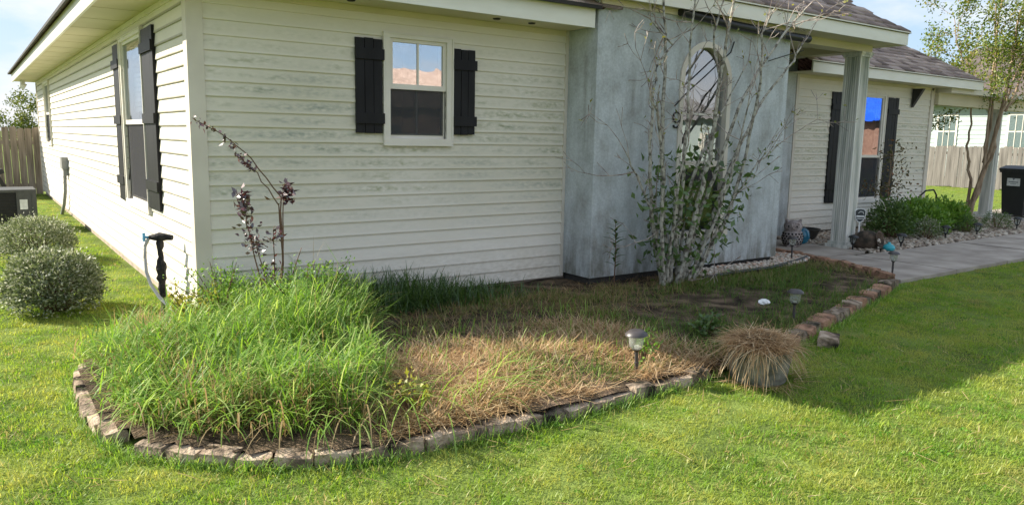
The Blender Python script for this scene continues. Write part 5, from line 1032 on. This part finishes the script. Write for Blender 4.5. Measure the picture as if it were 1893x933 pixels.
tag(MB().box((-.7, -.025, -.04), (.45, .025, .04)).box((.3, -.04, -.3), (.36, .04, .0)).obj('black_downpipe', MT['black_plastic'], loc=(-1.35, 9.4, .62), rot=(0, rad(-24), .1)), 'black slanting bar standing behind the air conditioner', 'bar')
def far_tree(name, loc, rx, rz, h, n, ll, label, mat, group):
    root = empty(name, loc, 0, label, 'tree', group); MB().tube([(0, 0, -.2), (.1, 0, h*.5), (0, .1, h)], [rx*.12, rx*.08, rx*.04], 8).obj('trunk', MT['bark_tan'], root)
    C = rng.normal(size=(26, 3))*np.array([rx*.5, rx*.5, rz*.42])+np.array([0, 0, h]); k = rng.integers(0, 26, n); P = C[k]+rng.normal(size=(n, 3))*rx*.16; P[:, 2] = np.maximum(P[:, 2], .3)
    link('crown', leaf_mesh('crown', leaves(P, rng.normal(size=(n, 3)), ll*rng.uniform(.6, 1.3, n), ll*.55*rng.uniform(.7, 1.2, n))), root, mat)
far_tree('distant_tree', (1.2, 46, 0), 1.5, 2.0, 1.9, 3500, .16, 'yellow green tree rising above the rear board fence', MT['leaf_far'], 'trees behind the yards')
far_tree('distant_tree', (-2.5, 52, 0), 2.2, 1.4, 1.2, 3500, .18, 'low broad tree further off behind the rear board fence', MT['leaf_far'], 'trees behind the yards')
# ------------------------------------------------------------------ neighbour's house, fence and trees at the right
nb = empty('neighbour_house', (36, 0, 0), 0, 'pale mint sided neighbouring house with brown roof behind the far fence', 'house')
MB().box((0, -8, 0), (9, 12.1, 3.45)).obj('wall', MT['neighbour'], nb)
npl = MB().prism([(0, 0), (-.03, 0), (-.008, .2), (0, .2)], 'y', -8, 12.1).mesh('siding_plank'); npl.materials.append(MT['neighbour'])
for k in range(17): link('siding_plank', npl, nb, loc=(-.002, 0, .05+k*.2))
MB().prism([(-.5, 3.4), (9.5, 3.4), (4.5, 6.4)], 'y', -8.4, 12.5).obj('roof', noise_mat('dull_brown_roof', (.06, .05, .045), (.13, .105, .095), 2, .95), nb)
MB().box((-.56, -8.4, 3.36), (-.5, 12.5, 3.58)).obj('fascia', MT['fascia'], nb)
for y0, y1 in ((10.95, 11.7), (7.9, 8.7), (4.6, 5.4), (1.0, 1.8)):
    wr = MB().box((-.06, y0-.09, 1.41), (-.02, y1+.09, 2.98)).obj('window', MT['trim'], nb)
    for z0, z1 in ((1.5, 2.16), (2.22, 2.89)): MB().box((-.072, y0, z0), (-.062, y1, z1)).obj('pane', MT['pane_far'] if 'pane_far' in MT else MT.setdefault('pane_far', plain('far_window_glass', (.12, .16, .16), .12, spec=.6)), wr)
    for k in (1, 2): MB().box((-.085, y0+(y1-y0)*k/3-.012, 1.5), (-.073, y0+(y1-y0)*k/3+.012, 2.89)).obj('muntin', MT['trim'], wr)
fr_ = empty('wooden_fence', (28.5, 0, 0), 0, 'grey board fence between the far lawn and the mint house', 'fence')
fm = MB().prism([(0, 0), (.14, 0), (.14, 1.46), (.12, 1.5), (.02, 1.5), (0, 1.46)], 'x', 0, .02).mesh('board'); fm.materials.append(MT['fence_grey'])
for k in range(34): link('board', fm, fr_, loc=(rng.uniform(-.01, .01), 4.2+k*.148, rng.uniform(-.03, .04)), rot=(rng.uniform(-.01, .01), 0, 0))
for z in (.3, 1.2): MB().box((.03, 4.2, z), (.08, 9.2, z+.09)).obj('rail', MT['fence'], fr_)
far_tree('distant_tree', (52, 19, 0), 3.6, 3.0, 4.5, 4000, .35, 'dense tree beyond the mint house', MT['leaf_far'], 'trees behind the yards')
# ------------------------------------------------------------------ houses across the street, seen only mirrored in the windows
def street_house(loc, w_, d_, h_, rh, wm, rm, label):
    r = empty('street_house', loc, 0, label, 'house', 'houses across the street'); MB().box((0, -d_, 0), (w_, 0, h_)).obj('wall', wm, r)
    MB().add([(-.5, .5, h_), (w_+.5, .5, h_), (w_+.5, -d_-.5, h_), (-.5, -d_-.5, h_), (d_*.4, -d_/2, h_+rh), (w_-d_*.4, -d_/2, h_+rh)], [(0, 1, 5, 4), (1, 2, 5), (2, 3, 4, 5), (3, 0, 4), (0, 3, 2, 1)]).obj('roof', rm, r)
    for k in range(3):
        x0 = w_*(.15+.3*k); wd = MB().box((x0, -.02, .9), (x0+1.1, .05, 2.1)).obj('window', MT['trim'], r); MB().box((x0+.1, .052, 1.0), (x0+1.0, .06, 2.0)).obj('pane', MT['pane_far'], wd)
    MB().box((w_*.36, -.02, 0), (w_*.36+.95, .06, 2.1)).obj('door', MT['blackpaint'], r); return r
street_house((8, -32, 0), 20, 9, 3.0, 2.6, MT['peach'], noise_mat('tan_shingle', (.40, .28, .22), (.55, .40, .32), 3, .95), 'peach brick house mirrored in the front window')
street_house((44, -17, 0), 14, 8, 2.9, 2.4, MT['redbrick'], MT['tarp'], 'brown brick house with blue tarp roof mirrored in the wing window')
street_house((31, -31, 0), 13, 8, 3.0, 2.3, MT['neighbour'], noise_mat('grey_shingle', (.16, .15, .15), (.26, .25, .24), 3, .95), 'grey roofed pale house mirrored in the arched window')
far_tree('street_tree', (63, -29, 0), 6.5, 5.5, 8.5, 5000, .5, 'large dark tree behind the tarped house across the street', MT['leaf'], 'trees behind the yards')
